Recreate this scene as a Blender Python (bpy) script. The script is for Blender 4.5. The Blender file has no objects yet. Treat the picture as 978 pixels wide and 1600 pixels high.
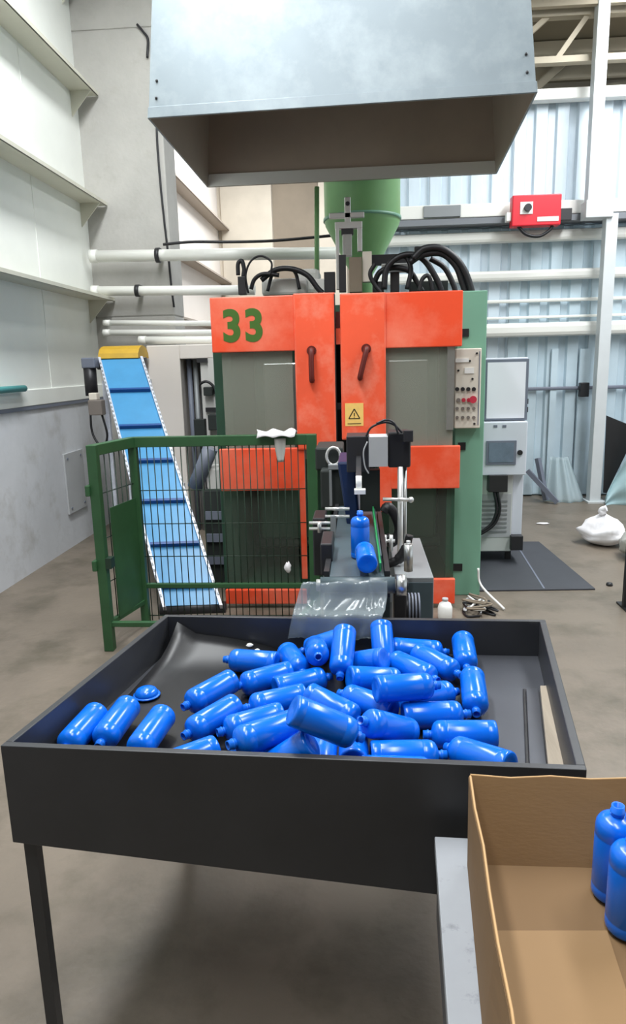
import bpy, bmesh, math, random
from math import sin, cos, tan, pi, radians
from mathutils import Vector, Matrix, Quaternion
random.seed(7)
scene = bpy.context.scene
COL = scene.collection

# ---------------------------------------------------------------- camera
IMG_W, IMG_H, FPX = 978, 1600, 1080.0
CAM_H = 1.6
_p, _y, _r = radians(12.0), radians(4.0), radians(1.4)
_fw = Vector((-sin(_y)*cos(_p), cos(_y)*cos(_p), -sin(_p)))
_rt0 = Vector((cos(_y), sin(_y), 0)); _up0 = _rt0.cross(_fw)
_rt = _rt0*cos(_r) - _up0*sin(_r); _up = _up0*cos(_r) + _rt0*sin(_r)
cam_d = bpy.data.cameras.new('camera'); cam_d.sensor_fit = 'HORIZONTAL'; cam_d.sensor_width = 36
cam_d.lens = FPX*36/IMG_W; cam_d.clip_start = 0.05; cam_d.clip_end = 200
cam = bpy.data.objects.new('camera', cam_d); COL.objects.link(cam)
cam.matrix_world = Matrix(((_rt.x, _up.x, -_fw.x, 0), (_rt.y, _up.y, -_fw.y, 0), (_rt.z, _up.z, -_fw.z, CAM_H), (0, 0, 0, 1)))
scene.camera = cam
CAMP = Vector((0, 0, CAM_H))
def ray(px, py): return _rt*((px-IMG_W/2)/FPX) - _up*((py-IMG_H/2)/FPX) + _fw
def oy(px, py, y): d = ray(px, py); return CAMP + d*(y/d.y)
def oz(px, py, z): d = ray(px, py); return CAMP + d*((z-CAM_H)/d.z)
def ox(px, py, x): d = ray(px, py); return CAMP + d*(x/d.x)

# ---------------------------------------------------------------- world and lights
world = bpy.data.worlds.new('world'); scene.world = world; world.use_nodes = True
bg = world.node_tree.nodes['Background']; bg.inputs[0].default_value = (0.86, 0.93, 1.0, 1); bg.inputs[1].default_value = 0.8
def overhead_light(x, y, z, sx, sy, power, col, rot=(0, 0, 0)):
    l = bpy.data.lights.new('overhead_lamp', 'AREA'); l.shape = 'RECTANGLE'; l.size = sx; l.size_y = sy
    l.energy = power; l.color = col
    o = bpy.data.objects.new('overhead_lamp', l); COL.objects.link(o); o.location = (x, y, z); o.rotation_euler = rot
    return o
SKY = (0.95, 0.98, 1.0)
overhead_light(0.0, 0.2, 5.85, 0.45, 3.2, 125, SKY)
overhead_light(3.0, 5.0, 5.2, 0.7, 5.6, 305, SKY)
overhead_light(-1.3, 3.6, 5.5, 0.5, 5.4, 265, SKY)
overhead_light(-1.2, 10.8, 5.3, 1.6, 4.0, 190, SKY)  # added fill lamp, brightens the bay beyond the pillar
scene.view_settings.view_transform = 'Standard'; scene.view_settings.look = 'None'
scene.view_settings.gamma = 1.0; scene.view_settings.use_curve_mapping = False
scene.view_settings.exposure = 0.5
scene.cycles.use_denoising = True

# ---------------------------------------------------------------- materials
def lin(r, g, b):
    f = lambda c: (c/255/12.92) if c/255 <= 0.04045 else ((c/255+0.055)/1.055)**2.4
    return (f(r), f(g), f(b), 1)
MATS = {}
def mat(name, rgb, rough=0.5, metal=0.0, var=0.0, scale=6.0, bump=0.0, bscale=40.0, spots=None, stretch=None, spec=None, coat=0.0):
    m = bpy.data.materials.new(name); m.use_nodes = True; MATS[name] = m
    nt = m.node_tree; b = nt.nodes['Principled BSDF']
    c = lin(*rgb); b.inputs['Base Color'].default_value = c
    b.inputs['Roughness'].default_value = rough; b.inputs['Metallic'].default_value = metal
    if spec is not None: b.inputs['Specular IOR Level'].default_value = spec
    if coat: b.inputs['Coat Weight'].default_value = coat
    N = nt.nodes.new; L = nt.links.new
    geo = N('ShaderNodeNewGeometry'); vec = geo.outputs['Position']
    if stretch:
        mp = N('ShaderNodeMapping'); mp.inputs['Scale'].default_value = stretch; L(vec, mp.inputs['Vector']); vec = mp.outputs[0]
    out = None
    if var:
        n = N('ShaderNodeTexNoise'); n.inputs['Scale'].default_value = scale; n.inputs['Detail'].default_value = 6; n.inputs['Roughness'].default_value = 0.6
        L(vec, n.inputs['Vector'])
        r = N('ShaderNodeValToRGB'); r.color_ramp.elements[0].position = 0.3; r.color_ramp.elements[1].position = 0.7
        r.color_ramp.elements[0].color = tuple(max(0, v*(1-var)) for v in c[:3])+(1,)
        r.color_ramp.elements[1].color = tuple(min(1, v*(1+var)) for v in c[:3])+(1,)
        L(n.outputs['Fac'], r.inputs[0]); out = r.outputs[0]
    if spots:
        rgb2, sc2, lo, hi, amt = spots
        n2 = N('ShaderNodeTexNoise'); n2.inputs['Scale'].default_value = sc2; n2.inputs['Detail'].default_value = 8; n2.inputs['Roughness'].default_value = 0.65
        L(vec, n2.inputs['Vector'])
        mr = N('ShaderNodeMapRange'); mr.inputs['From Min'].default_value = lo; mr.inputs['From Max'].default_value = hi; mr.inputs['To Max'].default_value = amt
        L(n2.outputs['Fac'], mr.inputs['Value'])
        mx = N('ShaderNodeMix'); mx.data_type = 'RGBA'; mx.inputs['A'].default_value = c; mx.inputs['B'].default_value = lin(*rgb2)
        if out: L(out, mx.inputs['A'])
        L(mr.outputs[0], mx.inputs['Factor']); out = mx.outputs['Result']
    if out: L(out, b.inputs['Base Color'])
    if bump:
        n3 = N('ShaderNodeTexNoise'); n3.inputs['Scale'].default_value = bscale; n3.inputs['Detail'].default_value = 4; L(vec, n3.inputs['Vector'])
        bp = N('ShaderNodeBump'); bp.inputs['Strength'].default_value = bump; bp.inputs['Distance'].default_value = 0.01
        L(n3.outputs['Fac'], bp.inputs['Height']); L(bp.outputs[0], b.inputs['Normal'])
    return m
def clear_mat(name, rgb, rough, through):
    """see-through sheet: part of the light passes straight, the rest meets a glossy tinted plastic"""
    m = bpy.data.materials.new(name); m.use_nodes = True; MATS[name] = m
    nt = m.node_tree; b = nt.nodes['Principled BSDF']; o = nt.nodes['Material Output']
    b.inputs['Base Color'].default_value = lin(*rgb); b.inputs['Roughness'].default_value = rough
    t = nt.nodes.new('ShaderNodeBsdfTransparent'); t.inputs[0].default_value = (0.9, 0.93, 0.92, 1)
    mx = nt.nodes.new('ShaderNodeMixShader'); mx.inputs[0].default_value = 1-through
    nt.links.new(t.outputs[0], mx.inputs[1]); nt.links.new(b.outputs[0], mx.inputs[2]); nt.links.new(mx.outputs[0], o.inputs[0])
    return m

mat('floor', (115, 105, 93), 0.45, 0, 0.18, 1.3, 0.15, 30, spots=((76, 71, 57), 2.3, 0.48, 0.68, 0.7))
mat('white_panel', (234, 236, 230), 0.45, 0, 0.05, 1.2)
mat('girt', (205, 203, 188), 0.5, 0, 0.06, 2)
mat('concrete', (176, 174, 169), 0.85, 0, 0.10, 2.0, 0.25, 25, spots=((160, 156, 148), 5, 0.55, 0.75, 0.5))
mat('low_concrete', (206, 208, 212), 0.85, 0, 0.08, 1.6, 0.2, 18, spots=((165, 162, 156), 3.5, 0.52, 0.75, 0.6))
mat('annex_white', (228, 220, 212), 0.6, 0, 0.04, 1.0)
mat('annex_girt', (170, 158, 145), 0.6)
mat('beige', (196, 186, 170), 0.8, 0, 0.1, 1.5)
mat('brown', (128, 116, 100), 0.8, 0, 0.12, 1.5)
mat('blue_sheet', (208, 222, 232), 0.4, 0.0, 0.08, 1.2, spots=((172, 188, 200), 3, 0.5, 0.75, 0.6), stretch=(1, 1, 0.25))
mat('grey_blue_sheet', (192, 210, 220), 0.45, 0, 0.10, 2)
mat('pole', (205, 210, 212), 0.5, 0, 0.05, 3)
mat('pipe_white', (232, 232, 226), 0.35)
mat('roof', (126, 116, 96), 0.8, 0, 0.1, 1)
mat('truss', (188, 178, 158), 0.6, 0, 0.05, 2)
mat('tray_steel', (140, 144, 146), 0.5, 0.3)
mat('cable_tray', (120, 124, 130), 0.6)
mat('black_rubber', (24, 24, 26), 0.5, 0, 0.1, 8)
mat('cable', (22, 22, 26), 0.5)
mat('galvanised', (130, 141, 147), 0.46, 0.25, 0.07, 2.2, 0.04, 6, spots=((158, 168, 172), 2.6, 0.45, 0.7, 0.7))
mat('hood_inside', (178, 164, 150), 0.5, 0.5, 0.10, 1.4)
mat('orange', (232, 78, 42), 0.42, 0, 0.06, 3, spots=((244, 136, 110), 2.4, 0.42, 0.72, 0.8))
mat('orange_worn', (240, 92, 58), 0.45, 0, 0.06, 3, spots=((248, 170, 145), 4.0, 0.5, 0.75, 0.6))
mat('handle_dark', (92, 22, 12), 0.5)
mat('green_paint', (118, 166, 142), 0.42, 0, 0.06, 2)
mat('green_dark', (40, 74, 56), 0.5, 0, 0.15, 3)
mat('dark_interior', (34, 40, 38), 0.7, 0, 0.2, 4)
mat('number_green', (62, 100, 28), 0.55)
mat('cream', (222, 214, 200), 0.45)
mat('label_yellow', (238, 196, 110), 0.5, 0, 0.05, 30)
mat('label_black', (60, 48, 20), 0.6)
mat('steel', (190, 192, 190), 0.3, 0.85, 0.06, 20)
mat('silver', (215, 216, 214), 0.3, 0.6)
mat('dark_metal', (52, 52, 54), 0.45, 0.4)
mat('red', (214, 30, 48), 0.4)
mat('button_red', (190, 50, 70), 0.4)
mat('button_grey', (120, 112, 106), 0.5)
mat('white_paint', (236, 236, 232), 0.5)
mat('sheet_white', (232, 232, 240), 0.6)
mat('cabinet', (214, 218, 228), 0.45, 0, 0.03, 3)
mat('cabinet_grey', (196, 200, 196), 0.5)
mat('screen', (110, 124, 140), 0.25, 0, 0.15, 12)
mat('frame_grey', (110, 116, 130), 0.5)
mat('mesh_green', (42, 82, 48), 0.5, 0, 0.12, 8)
mat('wire_green', (24, 48, 34), 0.5)
mat('belt_blue', (74, 146, 194), 0.32, 0, 0.07, 5)
mat('cleat_blue', (22, 74, 140), 0.4)
mat('belt_rail', (214, 218, 230), 0.35, 0.3, 0.12, 30)
mat('yellow', (196, 156, 40), 0.5, 0, 0.1, 8)
mat('bottle_blue', (8, 104, 216), 0.22, 0, 0.03, 10)
mat('bottle_neck', (16, 108, 222), 0.3)
mat('tray_black', (50, 51, 54), 0.42, 0, 0.12, 6, 0.05, 30, spots=((92, 92, 94), 7, 0.66, 0.85, 0.6))
mat('tray_inside', (66, 68, 72), 0.5, 0, 0.12, 3)
mat('mat_black', (22, 22, 24), 0.42, 0, 0.15, 4)
mat('tray_floor', (82, 84, 90), 0.35, 0.3, 0.15, 2.5)
mat('wood', (164, 152, 136), 0.7, 0, 0.12, 5, 0.1, 30, stretch=(6, 0.6, 6))
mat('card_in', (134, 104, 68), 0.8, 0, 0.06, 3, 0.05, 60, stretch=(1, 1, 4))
mat('card_flap_lit', (136, 107, 72), 0.8, 0, 0.05, 3)  # lighter card: light on the raised flap painted in
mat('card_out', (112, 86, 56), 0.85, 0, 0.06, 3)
mat('card_edge', (186, 150, 106), 0.85)
mat('bench', (150, 153, 158), 0.4, 0, 0.08, 4, spots=((84, 86, 92), 14, 0.58, 0.70, 0.75))
mat('bench_side', (72, 72, 74), 0.5)
mat('belt_slate', (70, 84, 90), 0.4, 0, 0.08, 6)
mat('guide_blue', (20, 40, 78), 0.4)
mat('guide_green', (50, 150, 90), 0.4)
mat('sack', (236, 234, 236), 0.6, 0, 0.04, 6, 0.3, 12)
mat('sack_grey', (176, 176, 170), 0.7, 0, 0.1, 6)
mat('teal', (70, 150, 150), 0.5)
mat('mat_floor', (58, 60, 66), 0.65, 0, 0.12, 3)
mat('green_hopper', (128, 176, 118), 0.4, 0, 0.10, 2)
mat('pale_film', (176, 206, 212), 0.35, 0, 0.1, 6)
mat('panel_grey', (176, 178, 180), 0.6, 0, 0.05, 4)
mat('machine_pink', (206, 204, 200), 0.5, 0, 0.04, 2)
clear_mat('acrylic', (150, 152, 140), 0.18, 0.50)
clear_mat('acrylic_clear', (120, 126, 116), 0.12, 0.86)
clear_mat('film_clear', (150, 160, 165), 0.12, 0.62)
clear_mat('film_pale', (196, 212, 218), 0.2, 0.5)

# ---------------------------------------------------------------- mesh helpers
class MB:
    def __init__(self): self.v = []; self.f = []; self.s = []
    def add(self, vs, fs, smooth=False):
        o = len(self.v); self.v += [tuple(v) for v in vs]
        for f in fs: self.f.append(tuple(i+o for i in f)); self.s.append(smooth)
        return self
    def box(self, x0, x1, y0, y1, z0, z1):
        return self.hexa([(x0, y0, z0), (x1, y0, z0), (x1, y1, z0), (x0, y1, z0), (x0, y0, z1), (x1, y0, z1), (x1, y1, z1), (x0, y1, z1)])
    def hexa(self, v8):
        return self.add(v8, [(3, 2, 1, 0), (4, 5, 6, 7), (0, 1, 5, 4), (1, 2, 6, 5), (2, 3, 7, 6), (3, 0, 4, 7)])
    def bar(self, a, b, w, h, up=(0, 0, 1)):
        """square bar from a to b, w across, h along the up side"""
        a = Vector(a); b = Vector(b); d = (b-a).normalized(); u = Vector(up)
        if abs(d.dot(u)) > 0.98: u = Vector((0, 1, 0))
        s = d.cross(u).normalized(); u = s.cross(d).normalized(); s *= w/2; u *= h/2
        return self.hexa([a-s-u, a+s-u, b+s-u, b-s-u, a-s+u, a+s+u, b+s+u, b-s+u])
    def prism(self, pts, off):
        """polygon pts extruded along vector off"""
        n = len(pts); off = Vector(off); p = [Vector(q) for q in pts]
        return self.add(p + [q+off for q in p], [tuple(range(n-1, -1, -1)), tuple(range(n, 2*n))] + [(i, (i+1) % n, n+(i+1) % n, n+i) for i in range(n)])
    def tube(self, path, r, n=8, closed=False, caps=True):
        p = [Vector(q) for q in path]; m = len(p); rs = r if isinstance(r, (list, tuple)) else [r]*m
        vs = []; prev = None
        for i in range(m):
            if closed: t = p[(i+1) % m]-p[i-1]
            else: t = p[min(i+1, m-1)]-p[max(i-1, 0)]
            t.normalize()
            if prev is None:
                a = Vector((0, 0, 1)) if abs(t.z) < 0.9 else Vector((1, 0, 0)); u = t.cross(a).normalized()
            else:
                u = (prev - t*prev.dot(t)).normalized()
            prev = u; w = t.cross(u)
            vs += [p[i] + (u*cos(2*pi*k/n) + w*sin(2*pi*k/n))*rs[i] for k in range(n)]
        fs = []
        for i in range(m if closed else m-1):
            j = (i+1) % m
            fs += [(i*n+k, i*n+(k+1) % n, j*n+(k+1) % n, j*n+k) for k in range(n)]
        self.add(vs, fs, True)
        if caps and not closed:
            o = len(self.v)-m*n
            self.f.append(tuple(range(o+n-1, o-1, -1))); self.s.append(False)
            self.f.append(tuple(range(o+(m-1)*n, o+m*n))); self.s.append(False)
        return self
    def cyl(self, a, b, r, r2=None, n=16): return self.tube([a, b], [r, r if r2 is None else r2], n)
    def lathe(self, prof, n=24, cx=0, cy=0):
        vs = []; m = len(prof)
        for (r, z) in prof: vs += [(cx+r*cos(2*pi*k/n), cy+r*sin(2*pi*k/n), z) for k in range(n)]
        fs = [(i*n+k, i*n+(k+1) % n, (i+1)*n+(k+1) % n, (i+1)*n+k) for i in range(m-1) for k in range(n)]
        self.add(vs, fs, True); o = len(self.v)-m*n
        if prof[0][0] > 0.0005: self.f.append(tuple(range(o+n-1, o-1, -1))); self.s.append(False)
        if prof[-1][0] > 0.0005: self.f.append(tuple(range(o+(m-1)*n, o+m*n))); self.s.append(False)
        return self
    def grid(self, fn, nu, nv, smooth=True):
        vs = [fn(i/nu, j/nv) for j in range(nv+1) for i in range(nu+1)]
        return self.add(vs, [(j*(nu+1)+i, j*(nu+1)+i+1, (j+1)*(nu+1)+i+1, (j+1)*(nu+1)+i) for j in range(nv) for i in range(nu)], smooth)
    def ball(self, c, rx, ry, rz, n=14, m=9):
        vs = [(c[0]+rx*sin(pi*j/m)*cos(2*pi*k/n), c[1]+ry*sin(pi*j/m)*sin(2*pi*k/n), c[2]+rz*cos(pi*j/m)) for j in range(1, m) for k in range(n)]
        vs += [(c[0], c[1], c[2]+rz), (c[0], c[1], c[2]-rz)]; t = (m-1)*n
        fs = [(j*n+k, (j+1)*n+k, (j+1)*n+(k+1) % n, j*n+(k+1) % n) for j in range(m-2) for k in range(n)]
        fs += [(t, k, (k+1) % n) for k in range(n)] + [(t+1, (m-2)*n+(k+1) % n, (m-2)*n+k) for k in range(n)]
        return self.add(vs, fs, True)
    def mesh(self, name, m, origin):
        me = bpy.data.meshes.new(name); o = Vector(origin)
        me.from_pydata([tuple(Vector(v)-o) for v in self.v], [], self.f); me.update()
        me.polygons.foreach_set('use_smooth', self.s)
        me.materials.append(MATS[m]); return me
    def build(self, name, m, parent=None, bevel=0.0, solid=0.0, weld=False):
        xs = list(zip(*self.v)); c = Vector(tuple((min(q)+max(q))/2 for q in xs))
        if parent is None: c.z = min(xs[2])
        o = bpy.data.objects.new(name, self.mesh(name, m, c)); COL.objects.link(o)
        WL[o.name] = c
        if parent is not None: o.parent = parent; o.location = c - WL[parent.name]
        else: o.location = c
        if solid:
            sm = o.modifiers.new('thickness', 'SOLIDIFY'); sm.thickness = solid; sm.offset = 0
        if bevel:
            bm = o.modifiers.new('bevel', 'BEVEL'); bm.width = bevel; bm.segments = 2; bm.limit_method = 'ANGLE'
        return o
WL = {}
def tag(o, label, cat, group=None, kind=None):
    o['label'] = label; o['category'] = cat
    if group: o['group'] = group
    if kind: o['kind'] = kind
    return o
def thing(name, label, cat, loc, group=None):
    o = bpy.data.objects.new(name, None); COL.objects.link(o); o.empty_display_size = 0.1
    o.location = loc; WL[o.name] = Vector(loc)
    return tag(o, label, cat, group)
def struct(o, label=None, cat=None):
    o['kind'] = 'structure'
    if label: o['label'] = label; o['category'] = cat
    return o
def arc(pts, n=14):
    """smooth path through the points (Catmull-Rom)"""
    p = [Vector(q) for q in pts]; p = [2*p[0]-p[1]] + p + [2*p[-1]-p[-2]]; out = []
    for i in range(1, len(p)-2):
        for k in range(n):
            t = k/n; a, b, c, d = p[i-1], p[i], p[i+1], p[i+2]
            out.append(0.5*((2*b) + (c-a)*t + (2*a-5*b+4*c-d)*t*t + (3*b-a-3*c+d)*t**3))
    return out + [p[-2]]

# ================================================================= the setting
def roof_z(y): return 4.9 + 0.15*(9.6-y)
struct(MB().box(-3.0, 9.0, -6.0, 14.3, -0.1, 0.0).build('floor', 'floor'))
WX = -2.67
struct(MB().prism([(WX-0.2, -6, 1.33), (WX-0.2, 7.15, 1.33), (WX-0.2, 7.15, roof_z(7.15)), (WX-0.2, -6, roof_z(-6))], (0.2, 0, 0)).build('wall_left', 'white_panel'))
struct(MB().box(WX-0.25, WX+0.0, -6, 7.15, 0, 1.30).build('wall_left_base', 'low_concrete'))
struct(MB().box(WX-0.2, WX+0.012, -6, 7.15, 1.30, 1.33).build('trim_1', 'frame_grey'))
struct(MB().box(WX-0.01, WX+0.015, -6, 7.15, 1.33, 1.46).build('trim_2', 'white_panel', bevel=0.004))
struct(MB().box(-2.9, 9.0, -6.2, -6.0, 0, 7.3).build('wall_rear_blocker', 'brown'))  # unseen wall added to block light from behind, brown to cut bounce
# girts: horizontal shelves along the wall, each with a turned-up front lip and an end bracket
gi = 3
for z in (2.28, 3.18, 4.16, 5.10):
    for (y0, y1, m) in ((-6.0, 7.13, 'girt'), (7.6, 14.0, 'annex_girt')):
        if z > 5 and y0 > 0: continue
        mb = MB().box(WX, WX+0.215, y0, y1, z, z+0.012).box(WX+0.205, WX+0.22, y0, y1, z, z+0.03)
        g = struct(mb.build('trim_%d' % gi, m)); gi += 1
        if y0 < 0:
            MB().prism([(WX, 6.98, z), (WX+0.2, 6.98, z), (WX, 6.98, z-0.22)], (0, 0.012, 0)).build('bracket', m, g)
# faint vertical seams of the cladding: narrow cover strips
for y in (1.2, 3.6, 5.95):
    struct(MB().box(WX, WX+0.004, y, y+0.018, 1.46, roof_z(y)-0.02).build('trim_%d' % gi, 'white_panel')); gi += 1
# concrete pillar at the end of the first bay, three cast lifts with recessed joints
CX1 = -1.855
pil = struct(MB().box(WX-0.2, CX1-0.012, 7.162, 7.545, 0, 5.1).build('concrete_pillar', 'concrete'), 'tall grey concrete pillar at the end of the white panelled wall', 'pillar')
for (z0, z1) in ((0.0, 2.12), (2.13, 4.72), (4.73, 5.1)):
    MB().box(WX-0.2, CX1, 7.15, 7.557, z0, z1).build('cast_block', 'concrete', pil, bevel=0.01)
# bay beyond the pillar
struct(MB().box(WX-0.2, WX, 7.557, 14.2, 0, 5.4).build('wall_annex_left', 'annex_white'))
ab = struct(MB().box(WX-0.2, 0.6, 14.0, 14.2, 0, 5.4).build('wall_annex_back', 'beige'))
for (a, b, m) in ((-2.6, -1.62, 'beige'), (-1.6, -0.75, 'brown'), (-0.73, -0.2, 'beige'), (-0.18, 0.5, 'brown')):
    MB().box(a, b, 13.95, 14.0, 0, 5.3).build('panel', m, ab, bevel=0.008)
# back wall of trapezoidal sheets, each sheet a piece
BY = 8.3
wb = struct(MB().box(-0.1, 9.0, BY+0.06, BY+0.10, 0, 4.36).build('wall_back', 'grey_blue_sheet'))
def sheet(x0, w, z0, z1, m, parent, ribs=4, dep=0.04, y=BY, name='corrugated_sheet'):
    prof = []; p = w/ribs
    for i in range(ribs):
        a = x0+i*p
        prof += [(a, 0), (a+0.52*p, 0), (a+0.60*p, dep), (a+0.92*p, dep)]
    prof.append((x0+w, 0))
    mb = MB(); n = len(prof)
    vs = [(x, y+d, z) for z in (z0, z1) for (x, d) in prof]
    mb.add(vs, [(i, i+1, n+i+1, n+i) for i in range(n-1)])
    return mb.build(name, m, parent, solid=0.003)
x = -0.1
while x < 8.9:
    sheet(x, 0.9, 3.06, 4.34, 'blue_sheet', wb); sheet(x, 0.9, 0.02, 3.04, 'blue_sheet' if (x < 1.5 or x > 3.1) else 'grey_blue_sheet', wb)
    x += 0.905
for (z, r, m) in ((2.93, 0.06, 'pipe_white'), (2.52, 0.055, 'pipe_white'), (1.93, 0.075, 'pipe_white'), (2.25, 0.018, 'pipe_white'), (2.07, 0.014, 'pipe_white'), (1.27, 0.02, 'frame_grey')):
    struct(MB().box(-0.1, 8.8, BY-0.02-2*r, BY-0.02, z-r, z+r).build('trim_%d' % gi, m, bevel=r*0.6)); gi += 1
struct(MB().box(-0.1, 8.9, BY-0.14, BY-0.02, 4.27, 4.38).build('trim_%d' % gi, 'pipe_white', bevel=0.01)); gi += 1
struct(MB().box(-0.1, 8.9, 9.55, 9.65, 3.5, 4.95).build('wall_far_fascia', 'beige'))
# steel post in front of the back wall
pp = thing('steel_post', 'pale grey square steel post standing in front of the corrugated back wall', 'post', (2.66, 7.93, 0)); pp['kind'] = 'structure'
a = oy(932, 600, 7.86); b = oy(950, 600, 7.86)
MB().box(a.x, b.x, 7.86, 7.99, 0, 3.07).build('lower_shaft', 'pole', pp, bevel=0.006)
MB().box(a.x-0.03, b.x+0.05, 7.81, 8.04, 0, 0.02).build('base_plate', 'pole', pp)
a = oy(930, 100, 7.86); b = oy(949, 100, 7.86)
MB().box(a.x, b.x, 7.86, 7.99, 3.07, 5.12).build('upper_shaft', 'pole', pp, bevel=0.006)
MB().box(a.x-0.02, b.x+0.14, 7.83, 8.02, 3.03, 3.20).build('splice_plate', 'pole', pp, bevel=0.006)
# roof with purlins and truss members
struct(MB().prism([(-2.9, -6, roof_z(-6)), (-2.9, 9.7, roof_z(9.7)), (9, 9.7, roof_z(9.7)), (9, -6, roof_z(-6))], (0, 0, 0.12)).build('ceiling', 'roof'))
for y in (9.2, 8.7, 7.9, 7.2, 6.4, 5.75, 3.8):
    struct(MB().box(-2.6, 8.9, y-0.03, y+0.03, roof_z(y)-0.14, roof_z(y)-0.012).build('trim_%d' % gi, 'truss')); gi += 1
tr = thing('roof_truss', 'pale steel roof truss with diagonal struts above the corrugated wall', 'truss', (5.2, 8.05, 4.5)); tr['kind'] = 'structure'
MB().box(1.0, 8.9, 8.0, 8.1, 4.98, 5.05).build('top_chord', 'truss', tr)
MB().box(1.0, 8.9, 8.0, 8.1, 4.56, 4.62).build('bottom_chord', 'truss', tr)
for (a, b) in (((1.45, 4.6), (1.95, 5.0)), ((2.05, 4.6), (2.35, 5.0)), ((2.75, 4.98), (3.2, 4.6)), ((3.2, 4.6), (3.7, 5.0)), ((1.0, 5.0), (1.45, 4.6))):
    MB().bar((a[0], 8.05, a[1]), (b[0], 8.05, b[1]), 0.05, 0.05).build('strut', 'truss', tr)
# bracing seen behind it, in the next roof bay
MB().bar((2.0, 9.1, 4.62), (2.45, 9.1, 5.0), 0.06, 0.08).build('strut', 'truss', tr)
MB().bar((2.3, 9.4, 4.70), (4.2, 9.4, 4.92), 0.06, 0.06).build('strut', 'truss', tr)

# pipes in front of the pillar
def pipe(a, b, r, label, m='pipe_white', clamp=None):
    t = thing('wall_pipe', label, 'pipe', tuple(Vector(a)))
    MB().cyl(a, b, r, n=14).build('pipe_run', m, t)
    d = (Vector(b)-Vector(a)).normalized()
    MB().cyl(Vector(a)-d*0.03, Vector(a)+d*0.04, r*1.12, n=14).build('end_cap', m, t)
    if clamp is not None:
        c = Vector(a).lerp(Vector(b), clamp)
        MB().cyl(c-d*0.02, c+d*0.02, r*1.25, n=14).build('clamp', 'dark_metal', t)
        MB().box(c.x-0.02, c.x+0.02, c.y, 7.149, c.z+r*0.6, c.z+r*1.3).build('bracket', 'dark_metal', t)
    return t
pipe((-2.575, 6.97, 2.69), (-0.2, 6.97, 2.64), 0.055, 'thick white pipe, topmost of those crossing the concrete pillar', clamp=0.27)
pipe((-2.59, 6.97, 2.365), (-1.0, 6.97, 2.325), 0.046, 'white pipe crossing the pillar just below the thickest one', clamp=0.27)
pipe((-2.50, 6.97, 2.06), (-1.3, 6.97, 2.02), 0.026, 'thin white pipe level with the top of the number panel')
pipe((-2.51, 6.97, 1.965), (-1.2, 6.97, 1.93), 0.030, 'thin white pipe just above the yellow conveyor hood')
pipe((-2.1, 6.80, 1.875), (-0.9, 6.80, 1.85), 0.036, 'lowest white pipe, running above the white cabinet')
# cables on the pillar
cb = [oy(x_, y_, 7.13) for x_, y_ in ((214, 38), (224, 50), (231, 62), (230, 90))]
tag(MB().tube(arc(cb), 0.012, 6).build('wall_cable', 'cable'), 'short black cable stub high on the pillar beside the hood', 'cable')
cb = [Vector((q.x, 7.135, q.z)) for q in (oy(x_, y_, 7.135) for x_, y_ in ((243, 120), (245, 210), (250, 280), (256, 340), (263, 400), (268, 450), (272, 480)))]
tag(MB().tube(arc(cb), 0.011, 6).build('wall_cable', 'cable'), 'long black cable hanging down the right edge of the pillar', 'cable')
cb = [oy(x_, y_, 6.85) for x_, y_ in ((255, 382), (300, 378), (360, 378), (430, 376), (520, 368))]
tag(MB().tube(arc(cb), 0.014, 6).build('wall_cable', 'cable'), 'black cable sagging along above the thick white pipe', 'cable')

# services along the back wall
tr2 = thing('cable_tray', 'long grey cable tray along the back wall below the red box', 'cable tray', (1.8, 8.1, 3.0))
z0 = 3.06
MB().box(0.2, 8.8, 8.05, 8.25, z0-0.012, z0).build('tray_base', 'cable_tray', tr2)
MB().box(0.2, 8.8, 8.04, 8.05, z0-0.012, z0+0.05).build('tray_lip', 'cable_tray', tr2)
for i in range(3):
    MB().tube(arc([(0.2, 8.08+0.05*i, z0+0.02), (1.4, 8.08+0.05*i, z0+0.03+0.01*i), (2.4, 8.08+0.05*i, z0+0.018), (4.0, 8.08+0.05*i, z0+0.02)]), 0.018, 6).build('cable_run', 'cable', tr2)
bt = thing('busbar_trunking', 'white rectangular busbar trunking running behind the red switch box', 'trunking', (2.3, 8.15, 3.16))
MB().box(0.45, 8.6, 8.12, 8.24, 3.13, 3.27).build('trunking_body', 'pipe_white', bt, bevel=0.008)
MB().box(0.72, 1.12, 8.10, 8.13, 3.14, 3.26).build('joint_cover', 'tray_steel', bt, bevel=0.006)
rb = thing('switch_box', 'bright red switch box hung on the white trunking at the back wall', 'switch box', (1.93, 8.0, 3.0))
a = oy(801, 305, 7.9); b = oy(876, 351, 7.9)
MB().box(a.x, b.x, 7.9, 8.03, b.z, a.z).build('box_body', 'red', rb, bevel=0.012)
MB().box(a.x+0.1, b.x-0.1, 8.03, 8.119, 3.17, 3.24).build('hanger', 'tray_steel', rb)
MB().box(a.x-0.05, a.x, 7.93, 8.02, b.z+0.06, a.z-0.16).build('side_plug', 'white_paint', rb, bevel=0.006)
q = oy(824, 325, 7.9)
pl = MB().box(q.x-0.075, q.x+0.055, 7.892, 7.9, q.z-0.06, q.z+0.06).build('switch_plate', 'white_paint', rb)
MB().cyl((q.x, 7.86, q.z), (q.x, 7.895, q.z), 0.038).build('rotary_knob', 'dark_metal', pl)
q = oy(856, 342, 7.9)
MB().box(q.x-0.11, q.x+0.11, 7.894, 7.9, q.z-0.022, q.z+0.022).build('nameplate', 'white_paint', rb)
MB().box(b.x, b.x+0.12, 7.93, 8.02, a.z-0.26, a.z-0.14).build('outlet', 'dark_metal', rb, bevel=0.005)
cb = [oy(x_, y_, 7.95) for x_, y_ in ((808, 352), (822, 366), (842, 369), (858, 360), (864, 350))]
MB().tube(arc(cb), 0.018, 6).build('loop_cable', 'cable', rb)

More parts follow.
